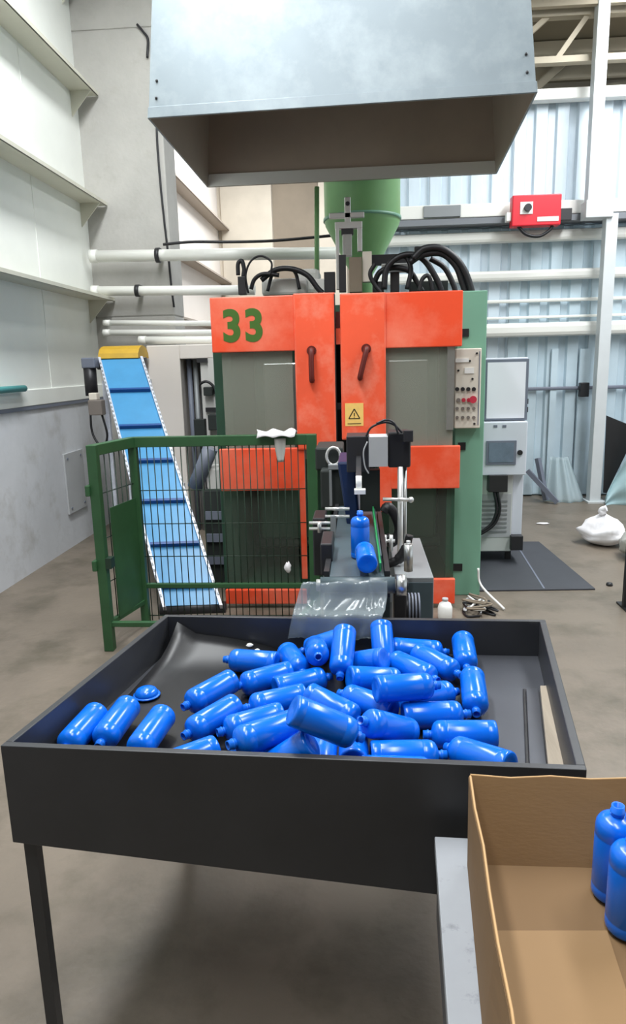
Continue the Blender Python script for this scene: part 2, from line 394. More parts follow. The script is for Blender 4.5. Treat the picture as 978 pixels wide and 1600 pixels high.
# small things at the left wall
tag(MB().cyl((WX+0.05, 4.2, 1.475), (WX+0.05, 5.35, 1.475), 0.026, n=10).build('teal_rod', 'teal'), 'short teal pipe lying on the wall ledge at left edge', 'pipe')
a = ox(100, 710, WX+0.02); b = ox(137, 790, WX+0.02)
gp = tag(MB().box(WX+0.001, WX+0.02, a.y, b.y, b.z, a.z).build('wall_plate', 'panel_grey', bevel=0.003), 'grey rectangular plate fixed to the low concrete wall', 'plate')
for y_ in (a.y+0.06, b.y-0.06):
    for z_ in (a.z-0.05, b.z+0.05): MB().cyl((WX+0.0195, y_, z_), (WX+0.026, y_, z_), 0.012, n=8).build('screw', 'frame_grey', gp)

# ================================================================= extractor hood
HB = [Vector((-1.184, 4.262, 3.0)), Vector((0.965, 4.167, 3.0)), Vector((1.065, 5.811, 3.0)), Vector((-1.182, 5.847, 3.0))]
HT = [Vector((-1.08, 4.37, 4.3)), Vector((0.86, 4.28, 4.3)), Vector((0.95, 5.70, 4.3)), Vector((-1.08, 5.74, 4.3))]
hood = thing('extractor_hood', 'large galvanised extractor hood hanging above the orange machine', 'extractor hood', (-0.08, 5.02, 3.0))
cen = sum(HB+HT, Vector())/8
for i in range(4):
    j = (i+1) % 4
    quad = [HB[i], HB[j], HT[j], HT[i]]
    n = (HB[j]-HB[i]).cross(HT[i]-HB[i]).normalized()
    MB().prism(quad, -n*0.003).build('hood_panel', 'galvanised', hood)
    MB().prism([p_-n*0.004 for p_ in quad], -n*0.002).build('inner_liner', 'hood_inside', hood)
    # turned rim along the lower edge
    e0 = HB[i].lerp(HT[i], 0.045); e1 = HB[j].lerp(HT[j], 0.045)
    MB().prism([HB[i]+n*0.001, HB[j]+n*0.001, e1+n*0.001, e0+n*0.001], n*0.006).build('rim_flange', 'galvanised', hood, bevel=0.002)
dc = [Vector((-0.42, 4.75, 4.302)), Vector((0.25, 4.72, 4.302)), Vector((0.27, 5.35, 4.302)), Vector((-0.42, 5.37, 4.302))]
MB().prism([p_ for p_ in HT], (0, 0, 0.004)).build('top_plate', 'galvanised', hood)
MB().prism(dc, (0, 0, roof_z(5.4)-4.31)).build('exhaust_duct', 'galvanised', hood)
# raised rivets at the front corners
for (i, f) in ((0, 0.02), (0, 0.98)):
    for h in (0.08, 0.15):
        p_ = HB[0].lerp(HB[1], f).lerp(HT[0].lerp(HT[1], f), h)
        MB().ball((p_.x, p_.y-0.005, p_.z), 0.008, 0.006, 0.008, 8, 6).build('rivet', 'dark_metal', hood)
# back lip of the hood, a deeper return; front light painted in as silver
MB().prism([HB[3]+Vector((0.0, -0.02, 0)), HB[2]+Vector((0.0, -0.02, 0)), HB[2]+Vector((-0.02, -0.035, 0.085)), HB[3]+Vector((0.02, -0.035, 0.085))], (0, -0.006, 0)).build('back_lip', 'silver', hood)

# ================================================================= blow moulding machine
YD = 4.40
def rect(px0, py0, px1, py1, y):
    a = oy(px0, py0, y); b = oy(px1, py1, y)
    return a.x, b.x, b.z, a.z
mach = thing('blow_moulding_machine', 'orange and green blow moulding machine marked 33 with sliding doors', 'machine', (-0.1, 5.1, 0))
# green frame
MB().box(0.635, 0.825, 4.665, 6.0, 0.0, 2.04).build('side_column', 'green_paint', mach, bevel=0.006)
MB().box(-0.96, -0.84, 4.62, 6.0, 0.0, 1.98).build('side_column', 'green_dark', mach, bevel=0.006)
MB().box(-0.838, 0.633, 5.60, 5.66, 0.0, 1.98).build('rear_panel', 'dark_interior', mach)
MB().box(-0.838, 0.633, 4.70, 5.6, 1.90, 1.98).build('top_deck', 'green_dark', mach)
MB().box(-0.838, 0.633, 4.60, 5.6, 0.03, 0.10).build('base_frame', 'green_dark', mach)
# black slots in the green column
for (px, py) in ((727, 520), (722, 697), (714, 886)):
    a = oy(px, py, 4.665)
    MB().box(a.x-0.028 if py < 800 else a.x-0.04, a.x+0.022 if py < 800 else a.x+0.035, 4.655, 4.668, a.z-0.025, a.z+0.025).build('column_slot', 'black_rubber', mach)
# mould halves and platens inside
for (x0, x1) in ((-0.74, -0.22), (0.12, 0.55)):
    MB().box(x0, x1, 4.95, 5.35, 0.34, 1.74).build('platen', 'green_dark', mach, bevel=0.02)
    MB().box(x0+0.08, x1-0.08, 4.84, 4.95, 0.95, 1.62).build('mould_half', 'steel', mach, bevel=0.01)
for z in (0.28, 1.80):
    MB().cyl((-0.80, 5.15, z), (0.60, 5.15, z), 0.045).build('tie_bar', 'steel', mach)

def door(side):
    mb = MB()
    if side == 0:
        r = rect(327, 465, 458, 548, YD); mb.box(r[0], r[1]+0.012, YD, YD+0.035, r[2], r[3])         # top band
        r = rect(458, 459, 524, 702, YD); mb.box(r[0], -0.142, YD-0.012, YD+0.03, r[2], r[3])         # centre stile
        r = rect(342, 702, 470, 766, YD); mb.box(r[0], r[1], YD, YD+0.035, r[2], r[3])                # lower band
        r = rect(466, 700, 481, 905, YD); mb.box(r[0], r[1], YD+0.002, YD+0.03, r[2], r[3])           # lower stile
        r = rect(352, 922, 480, 962, YD); mb.box(r[0], r[1], YD, YD+0.035, 0.03, r[3])                # bottom band
        d = mb.build('sliding_door', 'orange', mach, bevel=0.006)
        d['label'] = 'left orange sliding door bearing the number 33'
        w = rect(344, 546, 460, 704, YD); MB().box(w[0], w[1], YD+0.038, YD+0.044, w[2], w[3]).build('window_pane', 'acrylic', d)
        w = rect(346, 764, 468, 924, YD); MB().box(w[0], w[1], YD+0.038, YD+0.044, w[2], w[3]).build('window_pane', 'acrylic_clear', d)
        MB().box(-0.142-0.006, -0.142, YD-0.012, YD+0.06, 0.98, 2.02).build('edge_seal', 'black_rubber', d)
    else:
        r = rect(530, 459, 603, 686, YD); mb.box(-0.112, r[1], YD-0.012, YD+0.03, r[2], r[3])
        r = rect(602, 457, 722, 541, YD); mb.box(r[0]-0.012, r[1], YD, YD+0.035, r[2], r[3])
        r = rect(610, 698, 718, 763, YD); mb.box(r[0], r[1], YD, YD+0.035, r[2], r[3])
        r = rect(592, 684, 612, 800, YD); mb.box(r[0], r[1], YD+0.002, YD+0.03, r[2], r[3])
        
        d = mb.build('sliding_door', 'orange', mach, bevel=0.006)
        d['label'] = 'right orange sliding door with yellow warning sticker'
        r = rect(640, 905, 710, 965, YD); MB().box(r[0], r[1], YD, YD+0.035, 0.03, r[3]).build('kick_panel', 'orange', d, bevel=0.006)
        r = rect(699, 763, 709, 905, YD); MB().box(r[0], r[1], YD+0.04, YD+0.06, r[2], r[3]).build('window_strip', 'green_dark', d)
        w = rect(601, 539, 708, 700, YD); MB().box(w[0], w[1], YD+0.038, YD+0.044, w[2], w[3]).build('window_pane', 'acrylic', d)
        w = rect(608, 761, 704, 906, YD); MB().box(w[0], w[1], YD+0.038, YD+0.044, w[2], w[3]).build('window_pane', 'acrylic_clear', d)
        # steel cover strip beside the window
        w = rect(700, 541, 709, 672, YD); MB().box(w[0], w[1], YD+0.02, YD+0.036, w[2], w[3]).build('window_strip', 'steel', d)
    # grip: a slanted dark lever in a worn patch of the stile
    (x0, y0), (x1, y1) = ((487, 548), (488, 594)) if side == 0 else ((572, 545), (563, 590))
    a = oy(x0, y0, YD); b = oy(x1, y1, YD)
    h = MB().tube(arc([(a.x, YD-0.014, a.z), (a.x, YD-0.05, a.z-0.012), (b.x, YD-0.052, b.z+0.012), (b.x, YD-0.014, b.z)], 6), 0.017, 8).build('door_handle', 'handle_dark', d)
    MB().cyl((a.x, YD-0.02, a.z), (a.x, YD-0.0121, a.z), 0.03).build('handle_boss', 'handle_dark', h)
    return d
d0 = door(0); d1 = door(1)
# painted worn faces of the two stiles (faded paint)
for (d, r) in ((d0, rect(459, 461, 523, 701, YD)), (d1, rect(531, 461, 602, 685, YD))):
    MB().box(r[0]+0.008, min(r[1], -0.15) if d is d0 else r[1]-0.006, YD-0.0135, YD-0.012, r[2]+0.006, r[3]-0.006).build('stile_face', 'orange_worn', d)
# slot between doors: door stop blocks
for (py0, py1, m) in ((487, 512, 'handle_dark'), (513, 538, 'orange_worn'), (630, 640, 'dark_metal')):
    r = rect(524, py0, 530, py1, YD+0.03); MB().box(-0.14, -0.114, YD+0.032, YD+0.05, r[2], r[3]).build('door_stop', m, mach)
# the number 33, stencilled strokes on the left door
def text_mesh(s, size, bold):
    cu = bpy.data.curves.new('t', 'FONT'); cu.body = s; cu.size = size; cu.offset = bold; cu.extrude = 0.0008; cu.space_character = 1.12
    o = bpy.data.objects.new('t', cu); COL.objects.link(o)
    dg = bpy.context.evaluated_depsgraph_get(); me = bpy.data.meshes.new_from_object(o.evaluated_get(dg))
    bpy.data.objects.remove(o); return me
me = text_mesh('33', 0.27, 0.010); me.materials.clear(); me.materials.append(MATS['number_green'])
xs = [v.co.x for v in me.vertices]; ys = [v.co.y for v in me.vertices]
a = oy(347, 483, YD); b = oy(411, 534, YD)
sx = (b.x-a.x)/(max(xs)-min(xs)); sy = (a.z-b.z)/(max(ys)-min(ys))
for v in me.vertices: v.co = Vector(((v.co.x-min(xs))*sx, -v.co.z, (v.co.y-min(ys))*sy))
num = bpy.data.objects.new('door_number', me); COL.objects.link(num); num.parent = d0
num.location = Vector((a.x, YD-0.0012, b.z)) - WL[d0.name]; num['label'] = 'green stencilled number 33'
# warning sticker
r = rect(539, 630, 568, 665, YD)
st = MB().box(r[0], r[1], YD-0.0155, YD-0.0136, r[2], r[3]).build('warning_sticker', 'label_yellow', d1); st['label'] = 'yellow warning sticker with black triangle'
cx, cz, sz = (r[0]+r[1])/2, (r[2]+r[3])/2-0.005, 0.040
tri = [Vector((cx+sz*sin(t), YD-0.0158, cz+sz*cos(t))) for t in (0, 2*pi/3, 4*pi/3)]
tm = MB()
for i in range(3): tm.bar(tri[i], tri[(i+1) % 3], 0.001, 0.007, (0, 0, 1) if i != 1 else (0, 0, 1))
tm.box(cx-0.003, cx+0.003, YD-0.0163, YD-0.0156, cz-0.004, cz+0.016).box(cx-0.003, cx+0.003, YD-0.0163, YD-0.0156, cz-0.013, cz-0.008)
tm.box(r[0]+0.015, r[1]-0.015, YD-0.0163, YD-0.0156, r[2]+0.012, r[2]+0.017)
tm.build('warning_triangle', 'label_black', st)
# control panel on the green column
r = rect(711, 545, 748, 668, 4.64)
cp = MB().box(r[0], r[1], 4.60, 4.664, r[2], r[3]).build('control_panel', 'cream', mach, bevel=0.006)
MB().box(r[1]-0.016, r[1]-0.010, 4.597, 4.60, r[2]+0.02, r[3]-0.02).build('panel_seam', 'frame_grey', cp)
rows = ((563, 'white_paint', 1), (580, 'white_paint', 1), (594, 'white_paint', 1))
a = oy(725, 563, 4.6); MB().box(a.x-0.055, a.x+0.03, 4.594, 4.60, a.z-0.012, a.z+0.012).build('display', 'white_paint', cp)
a = oy(733, 579, 4.6); MB().box(a.x-0.03, a.x+0.03, 4.594, 4.60, a.z-0.018, a.z+0.018).build('display', 'white_paint', cp)
for (py, n, m, rr) in ((608, 4, 'dark_metal', 0.013), (625, 3, 'button_grey', 0.013), (638, 4, 'button_grey', 0.010), (652, 4, 'button_grey', 0.010)):
    for i in range(n):
        a = oy(714+(26/3.0)*i if n == 4 else 716+8*i, py, 4.6)
        MB().cyl((a.x, 4.585, a.z), (a.x, 4.601, a.z), rr, n=10).build('button', 'button_red' if (n == 3 and i > 0) else m, cp)
a = oy(738, 624, 4.6); MB().cyl((a.x, 4.57, a.z), (a.x, 4.601, a.z), 0.024, 0.018, n=14).build('emergency_stop', 'button_red', cp)
for (px, py) in ((734, 564), (716, 579), (738, 592), (745, 552), (741, 662)):
    a = oy(px, py, 4.6); MB().cyl((a.x, 4.592, a.z), (a.x, 4.601, a.z), 0.007, n=8).build('screw', 'dark_metal', cp)

# parison head standing on the deck, between the hoses
YH = 4.92
def hb(name, px0, py0, px1, py1, dep, m, y=YH, bevel=0.003):
    r = rect(px0, py0, px1, py1, y); return MB().box(r[0], r[1], y, y+dep, r[2], r[3]).build(name, m, mach, bevel=bevel)
hb('head_shaft', 538, 308, 548, 348, 0.03, 'silver')
MB().cyl(tuple(oy(543, 318, YH-0.005)), tuple(oy(543, 318, YH+0.001)), 0.014).build('shaft_eye', 'dark_metal', mach)
hb('cross_bar', 514, 333, 569, 339, 0.04, 'silver')
hb('yoke_top', 523, 347, 566, 356, 0.06, 'silver')
hb('yoke_leg', 524, 356, 531, 452, 0.05, 'silver'); hb('yoke_leg', 558, 356, 566, 392, 0.05, 'silver')
hb('cylinder_body', 533, 358, 552, 366, 0.05, 'dark_metal', YH+0.005); hb('cylinder_body', 535, 366, 550, 400, 0.04, 'steel', YH+0.005)
hb('piston_rod', 529, 398, 541, 456, 0.05, 'dark_metal', YH-0.02)
hb('valve_block', 545, 402, 566, 456, 0.08, 'brown', YH-0.03); hb('valve_block', 566, 393, 581, 440, 0.06, 'cream', YH)
hb('valve_block', 582, 440, 600, 456, 0.06, 'dark_metal', YH); hb('valve_block', 506, 425, 524, 456, 0.06, 'dark_metal', YH)
hb('valve_block', 490, 436, 512, 458, 0.06, 'pipe_white', YH+0.04); hb('valve_block', 610, 425, 624, 456, 0.05, 'dark_metal', YH)
hb('motor_cover', 408, 436, 480, 460, 0.2, 'machine_pink', 5.0, 0.02); hb('solenoid', 371, 432, 384, 460, 0.06, 'dark_metal', 4.8)
hb('motor_cover', 462, 420, 500, 458, 0.2, 'pipe_white', 5.1, 0.03)
hb('hose_manifold', 580, 398, 645, 412, 0.06, 'dark_metal', 5.0, 0.004)
hb('manifold_fitting', 596, 412, 640, 425, 0.05, 'steel', 4.98, 0.004)
hb('junction_box', 640, 440, 700, 458, 0.08, 'dark_interior', 5.05, 0.004)
hb('cable_gland', 648, 385, 660, 404, 0.05, 'dark_metal', 5.0, 0.004)
# hoses: each its own part
for pts, r_, y in (
    (((600, 452), (604, 420), (622, 402), (645, 398), (664, 408), (682, 436), (690, 456)), 0.020, 4.85),
    (((640, 410), (660, 398), (690, 396), (712, 415), (722, 440), (728, 458)), 0.022, 4.80),
    (((645, 404), (662, 389), (688, 388), (712, 404), (728, 428), (740, 465)), 0.022, 4.78),
    (((585, 440), (595, 424), (618, 418), (640, 424), (652, 442), (660, 456)), 0.018, 4.90),
    (((612, 408), (632, 400), (642, 420), (636, 452)), 0.016, 4.86),
    (((655, 456), (660, 436), (670, 432), (676, 456)), 0.014, 4.82),
    (((672, 404), (694, 418), (708, 444), (712, 458)), 0.018, 4.88),
    (((586, 412), (578, 428), (586, 446), (596, 458)), 0.014, 4.84),
    (((408, 438), (430, 422), (455, 420), (480, 430), (496, 450), (504, 458)), 0.018, 4.90),
    (((392, 452), (398, 436), (412, 428), (436, 430)), 0.014, 4.88),
    (((388, 458), (384, 430), (392, 408), (408, 400), (424, 410), (422, 430)), 0.007, 4.82),
    (((372, 430), (372, 412), (378, 408), (381, 420), (380, 432)), 0.014, 4.82),
    (((418, 455), (426, 428), (440, 420), (460, 424), (468, 452)), 0.012, 4.94)):
    MB().tube(arc([oy(px, py, y) for px, py in pts], 8), r_, 8).build('hose', 'cable', mach)
MB().cyl(tuple(oy(495, 455, 5.3)), tuple(oy(495, 292, 5.3)), 0.017).build('riser_pipe', 'green_hopper', mach)
# hopper behind the head
hx, hy = oy(566, 350, 6.35).x, 6.35
hp = MB().lathe([(0.09, 0.0), (0.09, 2.36), (0.13, 2.42), (0.315, 2.76), (0.325, 2.80), (0.325, 3.55), (0.34, 3.57), (0.34, 3.60)], 28, hx, hy)
hopper = hp.build('material_hopper', 'green_hopper', mach); hopper['label'] = 'green funnel hopper behind the head'
for zz in (2.81, 3.2):
    MB().lathe([(0.326, zz-0.012), (0.335, zz-0.012), (0.335, zz+0.012), (0.326, zz+0.012)], 28, hx, hy).build('hopper_band', 'green_paint', hopper)

# ================================================================= control cabinet beside the machine
cab = thing('control_cabinet', 'light grey control cabinet with screen and paper board, right of the machine', 'control cabinet', (1.08, 5.6, 0))
x0, x1 = 0.86, 1.285
MB().box(x0, 1.20, 5.45, 6.0, 0.10, 0.80).build('lower_body', 'cabinet_grey', cab, bevel=0.006)
MB().box(1.202, 1.285, 5.47, 6.0, 0.10, 0.80).build('side_upright', 'cabinet', cab, bevel=0.006)
MB().box(x0, x1, 5.40, 5.95, 0.725, 1.14).build('screen_housing', 'cabinet', cab, bevel=0.008)
MB().box(x0, x1, 5.48, 5.95, 1.142, 1.62).build('upper_body', 'cabinet', cab, bevel=0.006)
r = rect(759, 562, 823, 656, 5.46)
bd = MB().box(r[0], r[1], 5.455, 5.478, r[2], r[3]).build('notice_frame', 'frame_grey', cab, bevel=0.003)
MB().box(r[0]+0.014, r[1]-0.022, 5.452, 5.455, r[2]+0.016, r[3]-0.022).build('paper_sheet', 'sheet_white', bd)
r = rect(760, 689, 806, 726, 5.39)
sc = MB().box(r[0], r[1], 5.39, 5.40, r[2], r[3]).build('screen_bezel', 'frame_grey', cab, bevel=0.002)
MB().box(r[0]+0.02, r[1]-0.02, 5.387, 5.39, r[2]+0.02, r[3]-0.016).build('screen', 'screen', sc)
a = oy(812, 707, 5.4); MB().cyl((a.x, 5.385, a.z), (a.x, 5.40, a.z), 0.02).build('key_lock', 'dark_metal', cab)
for px in (774, 788):
    a = oy(px, 666, 5.4); MB().box(a.x-0.014, a.x+0.014, 5.396, 5.40, a.z-0.009, a.z+0.009).build('badge', 'frame_grey', cab)
r = rect(764, 743, 793, 769, 5.36)
cb_ = MB().box(r[0], r[1], 5.36, 5.45, r[2], r[3]).build('connector_box', 'dark_metal', cab, bevel=0.004)
for k in (0, 1):
    MB().tube(arc([oy(px+5*k, py, 5.38) for px, py in ((772, 768), (776, 795), (768, 818), (750, 832), (735, 838))], 8), 0.012, 8).build('supply_cable', 'cable', cb_)
for k in range(8):
    z = 0.26+0.035*k
    MB().box(0.93, 1.16, 5.44, 5.452, z, z+0.014).build('vent_slat', 'tray_steel', cab)
MB().box(0.90, 1.19, 5.446, 5.452, 0.22, 0.57).build('vent_panel', 'panel_grey', cab)
r = rect(797, 836, 815, 858, 5.44); MB().box(r[0], r[1], 5.40, 5.47, r[2], r[3]).build('socket_box', 'dark_metal', cab, bevel=0.004)
for (fx, fy) in ((0.92, 5.55), (1.2, 5.55), (0.92, 5.9), (1.2, 5.9)):
    MB().box(fx-0.02, fx+0.02, fy-0.02, fy+0.02, 0.0125, 0.10).build('foot', 'dark_metal', cab)
for py in (627, 640):
    a = oy(829, py, 5.5); MB().box(x1, x1+0.02, 5.5, 5.53, a.z-0.02, a.z+0.02).build('hinge', 'dark_metal', cab)
# black rubber mat
q = [oz(930, 922, 0), oz(842, 848, 0), Vector((0.83, 6.10, 0)), Vector((0.83, 4.74, 0))]
mt = MB().prism([(p_.x, p_.y, 0.0) for p_ in (q[3], q[0], q[1], q[2])], (0, 0, 0.012))
fm = tag(mt.build('floor_mat', 'mat_floor', bevel=0.003), 'dark rubber floor mat under the control cabinet', 'mat')
a, b = oz(850, 922, 0), oz(805, 850, 0)
MB().bar((a.x, a.y, 0.0125), (b.x, b.y, 0.0125), 0.012, 0.003).build('mat_seam', 'frame_grey', fm)

# ================================================================= inclined blue belt conveyor
cv = thing('incline_conveyor', 'steep blue cleated belt conveyor rising to a yellow hood', 'conveyor', (-1.45, 4.9, 0))
TL, TR = oy(158, 562, 6.2), oy(220, 560, 6.2)
BL_, BR_ = oy(262, 955, 4.30), oy(340, 953, 4.30)
BL_.z = BR_.z = 0.06; TL.z = TR.z = (TL.z+TR.z)/2
ax = ((TL+TR)/2 - (BL_+BR_)/2); axn = ax.normalized(); sd = (TR-TL).normalized()
sd = Vector((1, 0.10, 0)).normalized(); nm = sd.cross(axn).normalized()
if nm.y > 0: nm = -nm
c0, c1 = (BL_+BR_)/2, (TL+TR)/2; wb_, wt_ = (BR_-BL_).length/2, (TR-TL).length/2
hw = (wb_+wt_)/2
def cvp(s, t, h): return c0.lerp(c1, s) + sd*(t*hw) + nm*h
MB().hexa([cvp(0, -1, -0.05), cvp(0, 1, -0.05), cvp(1, 1, -0.05), cvp(1, -1, -0.05), cvp(0, -1, 0), cvp(0, 1, 0), cvp(1, 1, 0), cvp(1, -1, 0)]).build('belt', 'belt_blue', cv)
def to_px(p):
    v = p-CAMP; return IMG_W/2+FPX*v.dot(_rt)/v.dot(_fw), IMG_H/2-FPX*v.dot(_up)/v.dot(_fw)
for py in (612, 668, 722, 785, 852, 918):
    s = min((k/400 for k in range(401)), key=lambda k: abs(to_px(cvp(k, 0, 0.0))[1]-py))
    MB().hexa([cvp(s-0.004, -0.97, 0), cvp(s-0.004, 0.97, 0), cvp(s+0.004, 0.97, 0), cvp(s+0.004, -0.97, 0),
               cvp(s-0.004, -0.97, 0.035), cvp(s-0.004, 0.97, 0.035), cvp(s+0.004, 0.97, 0.035), cvp(s+0.004, -0.97, 0.035)]).build('cleat', 'cleat_blue', cv)
for t in (-1, 1):
    t0, t1 = (t, t*1.13)
    rl = MB().hexa([cvp(-0.01, t0, -0.09), cvp(-0.01, t1, -0.09), cvp(1.0, t1, -0.09), cvp(1.0, t0, -0.09),
               cvp(-0.01, t0, 0.03), cvp(-0.01, t1, 0.03), cvp(1.0, t1, 0.03), cvp(1.0, t0, 0.03)]).build('side_rail', 'belt_rail', cv, bevel=0.003)
    for k in range(48):
        s = 0.02+k*0.02
        MB().hexa([cvp(s, t*1.05, 0.03), cvp(s, t*1.11, 0.03), cvp(s+0.008, t*1.11, 0.03), cvp(s+0.008, t*1.05, 0.03),
                   cvp(s, t*1.05, 0.034), cvp(s, t*1.11, 0.034), cvp(s+0.008, t*1.11, 0.034), cvp(s+0.008, t*1.05, 0.034)]).build('rail_notch', 'tray_steel', rl)
# yellow hood over the head pulley
pc = cvp(1.02, 0, -0.02)
prof = [Vector((0, 0.16*cos(t), 0.11*sin(t))) for t in [pi*k/8 for k in range(9)]]
mb = MB(); vs = []
for sx_ in (-1, 1): vs += [pc + sd*(sx_*hw*1.0) + p_ + Vector((0, 0.10, -0.01)) for p_ in prof]
mb.add(vs, [(k, k+1, 9+k+1, 9+k) for k in range(8)] + [tuple(range(8, -1, -1)), tuple(range(9, 18))], False)
mb.build('head_cover', 'yellow', cv, solid=0.006)
MB().cyl(tuple(cvp(1.0, -1.25, -0.05)), tuple(cvp(1.0, 1.25, -0.05)), 0.05).build('head_pulley', 'dark_metal', cv)
MB().cyl(tuple(cvp(0.0, -1.25, -0.05)), tuple(cvp(0.0, 1.25, -0.05)), 0.045).build('tail_pulley', 'dark_metal', cv)
# gear motor at the upper left
g = cvp(0.955, -1.3, 0.0)
gm = MB().cyl(tuple(g+Vector((-0.07, 0, 0.02))), tuple(g+Vector((-0.07, 0, -0.24))), 0.055).build('gear_motor', 'dark_metal', cv)
MB().box(g.x-0.12, g.x+0.0, g.y-0.06, g.y+0.06, g.z+0.0, g.z+0.09).build('gearbox', 'frame_grey', gm, bevel=0.01)
sb_ = MB().box(g.x-0.03, g.x+0.09, g.y-0.22, g.y-0.12, g.z-0.40, g.z-0.27).build('switch_housing', 'button_grey', cv, bevel=0.008)
MB().box(g.x-0.02, g.x+0.05, g.y-0.21, g.y-0.13, g.z-0.27, g.z-0.21).build('switch_lid', 'cream', sb_, bevel=0.006)
MB().tube(arc([(g.x-0.07, g.y-0.05, g.z-0.25), (g.x-0.06, g.y-0.1, g.z-0.55), (g.x+0.04, g.y-0.15, g.z-0.68), (g.x+0.10, g.y-0.17, g.z-0.58), (g.x+0.07, g.y-0.17, g.z-0.40)], 8), 0.010, 8).build('motor_cable', 'cable', cv)
# legs
for s in (0.45, 0.93):
    for t in (-1.1, 1.1):
        p_ = cvp(s, t, -0.09)
        MB().box(p_.x-0.02, p_.x+0.02, p_.y-0.02, p_.y+0.02, 0, p_.z).build('leg', 'belt_rail', cv)

# ================================================================= white auxiliary cabinet behind the conveyor
wc = thing('auxiliary_cabinet', 'tall white cabinet with an open service bay, behind the blue conveyor', 'cabinet', (-1.6, 6.8, 0))
a = oy(228, 537, 6.56); b = oy(342, 537, 6.56); m0 = oy(281, 560, 6.56); m1 = oy(312, 560, 6.56)
a.z = min(a.z, 1.815)
MB().box(a.x, m0.x, 6.56, 7.1, 0.0, a.z).build('cabinet_body', 'annex_white', wc, bevel=0.008)
MB().box(m0.x, b.x, 6.56, 7.1, a.z-0.13, a.z).build('top_beam', 'annex_white', wc, bevel=0.008)
MB().box(m0.x, b.x, 7.05, 7.1, 0, a.z-0.13).build('rear_sheet', 'machine_pink', wc)
MB().box(m1.x, b.x, 6.56, 7.04, 0.0, a.z-0.13).build('side_box', 'machine_pink', wc, bevel=0.006)
for k in range(3):
    MB().cyl((m0.x+0.05+0.06*k, 6.70, 0.0), (m0.x+0.05+0.06*k, 6.70, a.z-0.13), 0.024).build('riser_pipe', ('frame_grey', 'tray_steel', 'dark_metal')[k], wc)
for (px, py) in ((316, 563), (330, 612), (330, 640)):
    q = oy(px, py, 6.55); MB().box(q.x-0.05, q.x+0.05, 6.53, 6.559, q.z-0.02, q.z+0.02).build('handle_bar', 'dark_metal', wc)
MB().tube(arc([oy(px, py, 6.5) for px, py in ((312, 600), (322, 596), (332, 602), (338, 614))], 6), 0.014, 6).build('hose', 'cable', wc)
for (px0, py0, px1, py1) in ((303, 655, 322, 690), (325, 648, 342, 672), (318, 605, 332, 618)):
    r = rect(px0, py0, px1, py1, 6.5); MB().box(r[0], r[1], 6.48, 6.559, r[2], r[3]).build('valve', 'dark_interior', wc, bevel=0.006)
# blue slanted duct and a dark bin by the machine's left side
bdct = [oy(px, py, 4.9) for px, py in ((329, 700), (318, 728), (304, 762))]
dk = thing('dust_collector', 'dark bin with a slanted blue-grey feed tube left of the machine', 'bin', (-1.15, 4.95, 0))
r = rect(296, 768, 345, 800, 4.8)
MB().box(-1.13, -0.975, 4.85, 5.3, 0.0, r[3]).build('bin_body', 'dark_interior', dk, bevel=0.01)
MB().tube(bdct, 0.055, 12).build('feed_tube', 'frame_grey', dk)
r = rect(322, 735, 345, 768, 4.9); MB().box(r[0], -0.98, 4.9, 5.1, r[2], r[3]+0.02).build('filter_lid', 'machine_pink', dk, bevel=0.02)
for k in range(3):
    r = rect(300, 800+35*k, 343, 812+35*k, 4.83); MB().box(-1.12, -0.985, 4.83, 4.849, r[2], r[3]).build('louvre', 'frame_grey', dk)

# ================================================================= green mesh cage
cg = thing('mesh_cage', 'dark green welded mesh cage standing in front of the blue conveyor', 'mesh cage', (-0.9, 3.9, 0))
NL, FLc, FRc = Vector((-1.465, 3.70, 0)), Vector((-1.372, 4.10, 0)), Vector((-0.285, 4.10, 0))
NR = Vector((-0.375, 3.70, 0)); ZT = 1.20
for p_, w in ((NL, 0.055), (FLc, 0.05), (FRc, 0.06)):
    MB().box(p_.x-w/2, p_.x+w/2, p_.y-w/2, p_.y+w/2, 0.0, ZT).build('post', 'mesh_green', cg, bevel=0.004)
def rail(a, b, z, w, h): return MB().bar((a.x, a.y, z), (b.x, b.y, z), w, h).build('rail', 'mesh_green', cg, bevel=0.004)
rail(NL, FLc, ZT-0.03, 0.05, 0.062); rail(FLc, FRc, ZT-0.03, 0.05, 0.062); rail(FLc, FRc, 0.262, 0.03, 0.03)
rail(NL, NR, 0.16, 0.03, 0.03); rail(NR, FRc, 0.16, 0.03, 0.03); rail(NL, FLc, 0.16, 0.03, 0.03)
def wires(a, b, z0, z1, nv, zs):
    d = b-a
    for k in range(1, nv):
        q = a+d*(k/nv); MB().cyl((q.x, q.y, z0), (q.x, q.y, z1), 0.0032, n=6).build('wire', 'wire_green', cg)
    for z in zs: MB().cyl((a.x, a.y+0.006, z), (b.x, b.y+0.006, z), 0.0032, n=6).build('wire', 'wire_green', cg)
wires(FLc, FRc, 0.03, 1.17, 26, (0.06, 0.45, 0.66, 0.87))
wires(NL, FLc, 0.17, 1.17, 8, (0.40, 0.66, 0.92))
MB().bar((NL.x+0.04, NL.y+0.08, 0.50), (FLc.x-0.002, FLc.y-0.03, 0.50), 0.006, 0.66).build('side_sheet', 'mesh_green', cg)
for z in (0.52, 0.95):
    MB().box(NL.x-0.045, NL.x-0.02, NL.y-0.05, NL.y+0.02, z-0.03, z+0.03).build('hinge_lug', 'mesh_green', cg, bevel=0.004)
MB().box(NL.x+0.027, NL.x+0.06, NL.y-0.03, NL.y+0.03, 0.50, 0.56).build('latch', 'wire_green', cg)
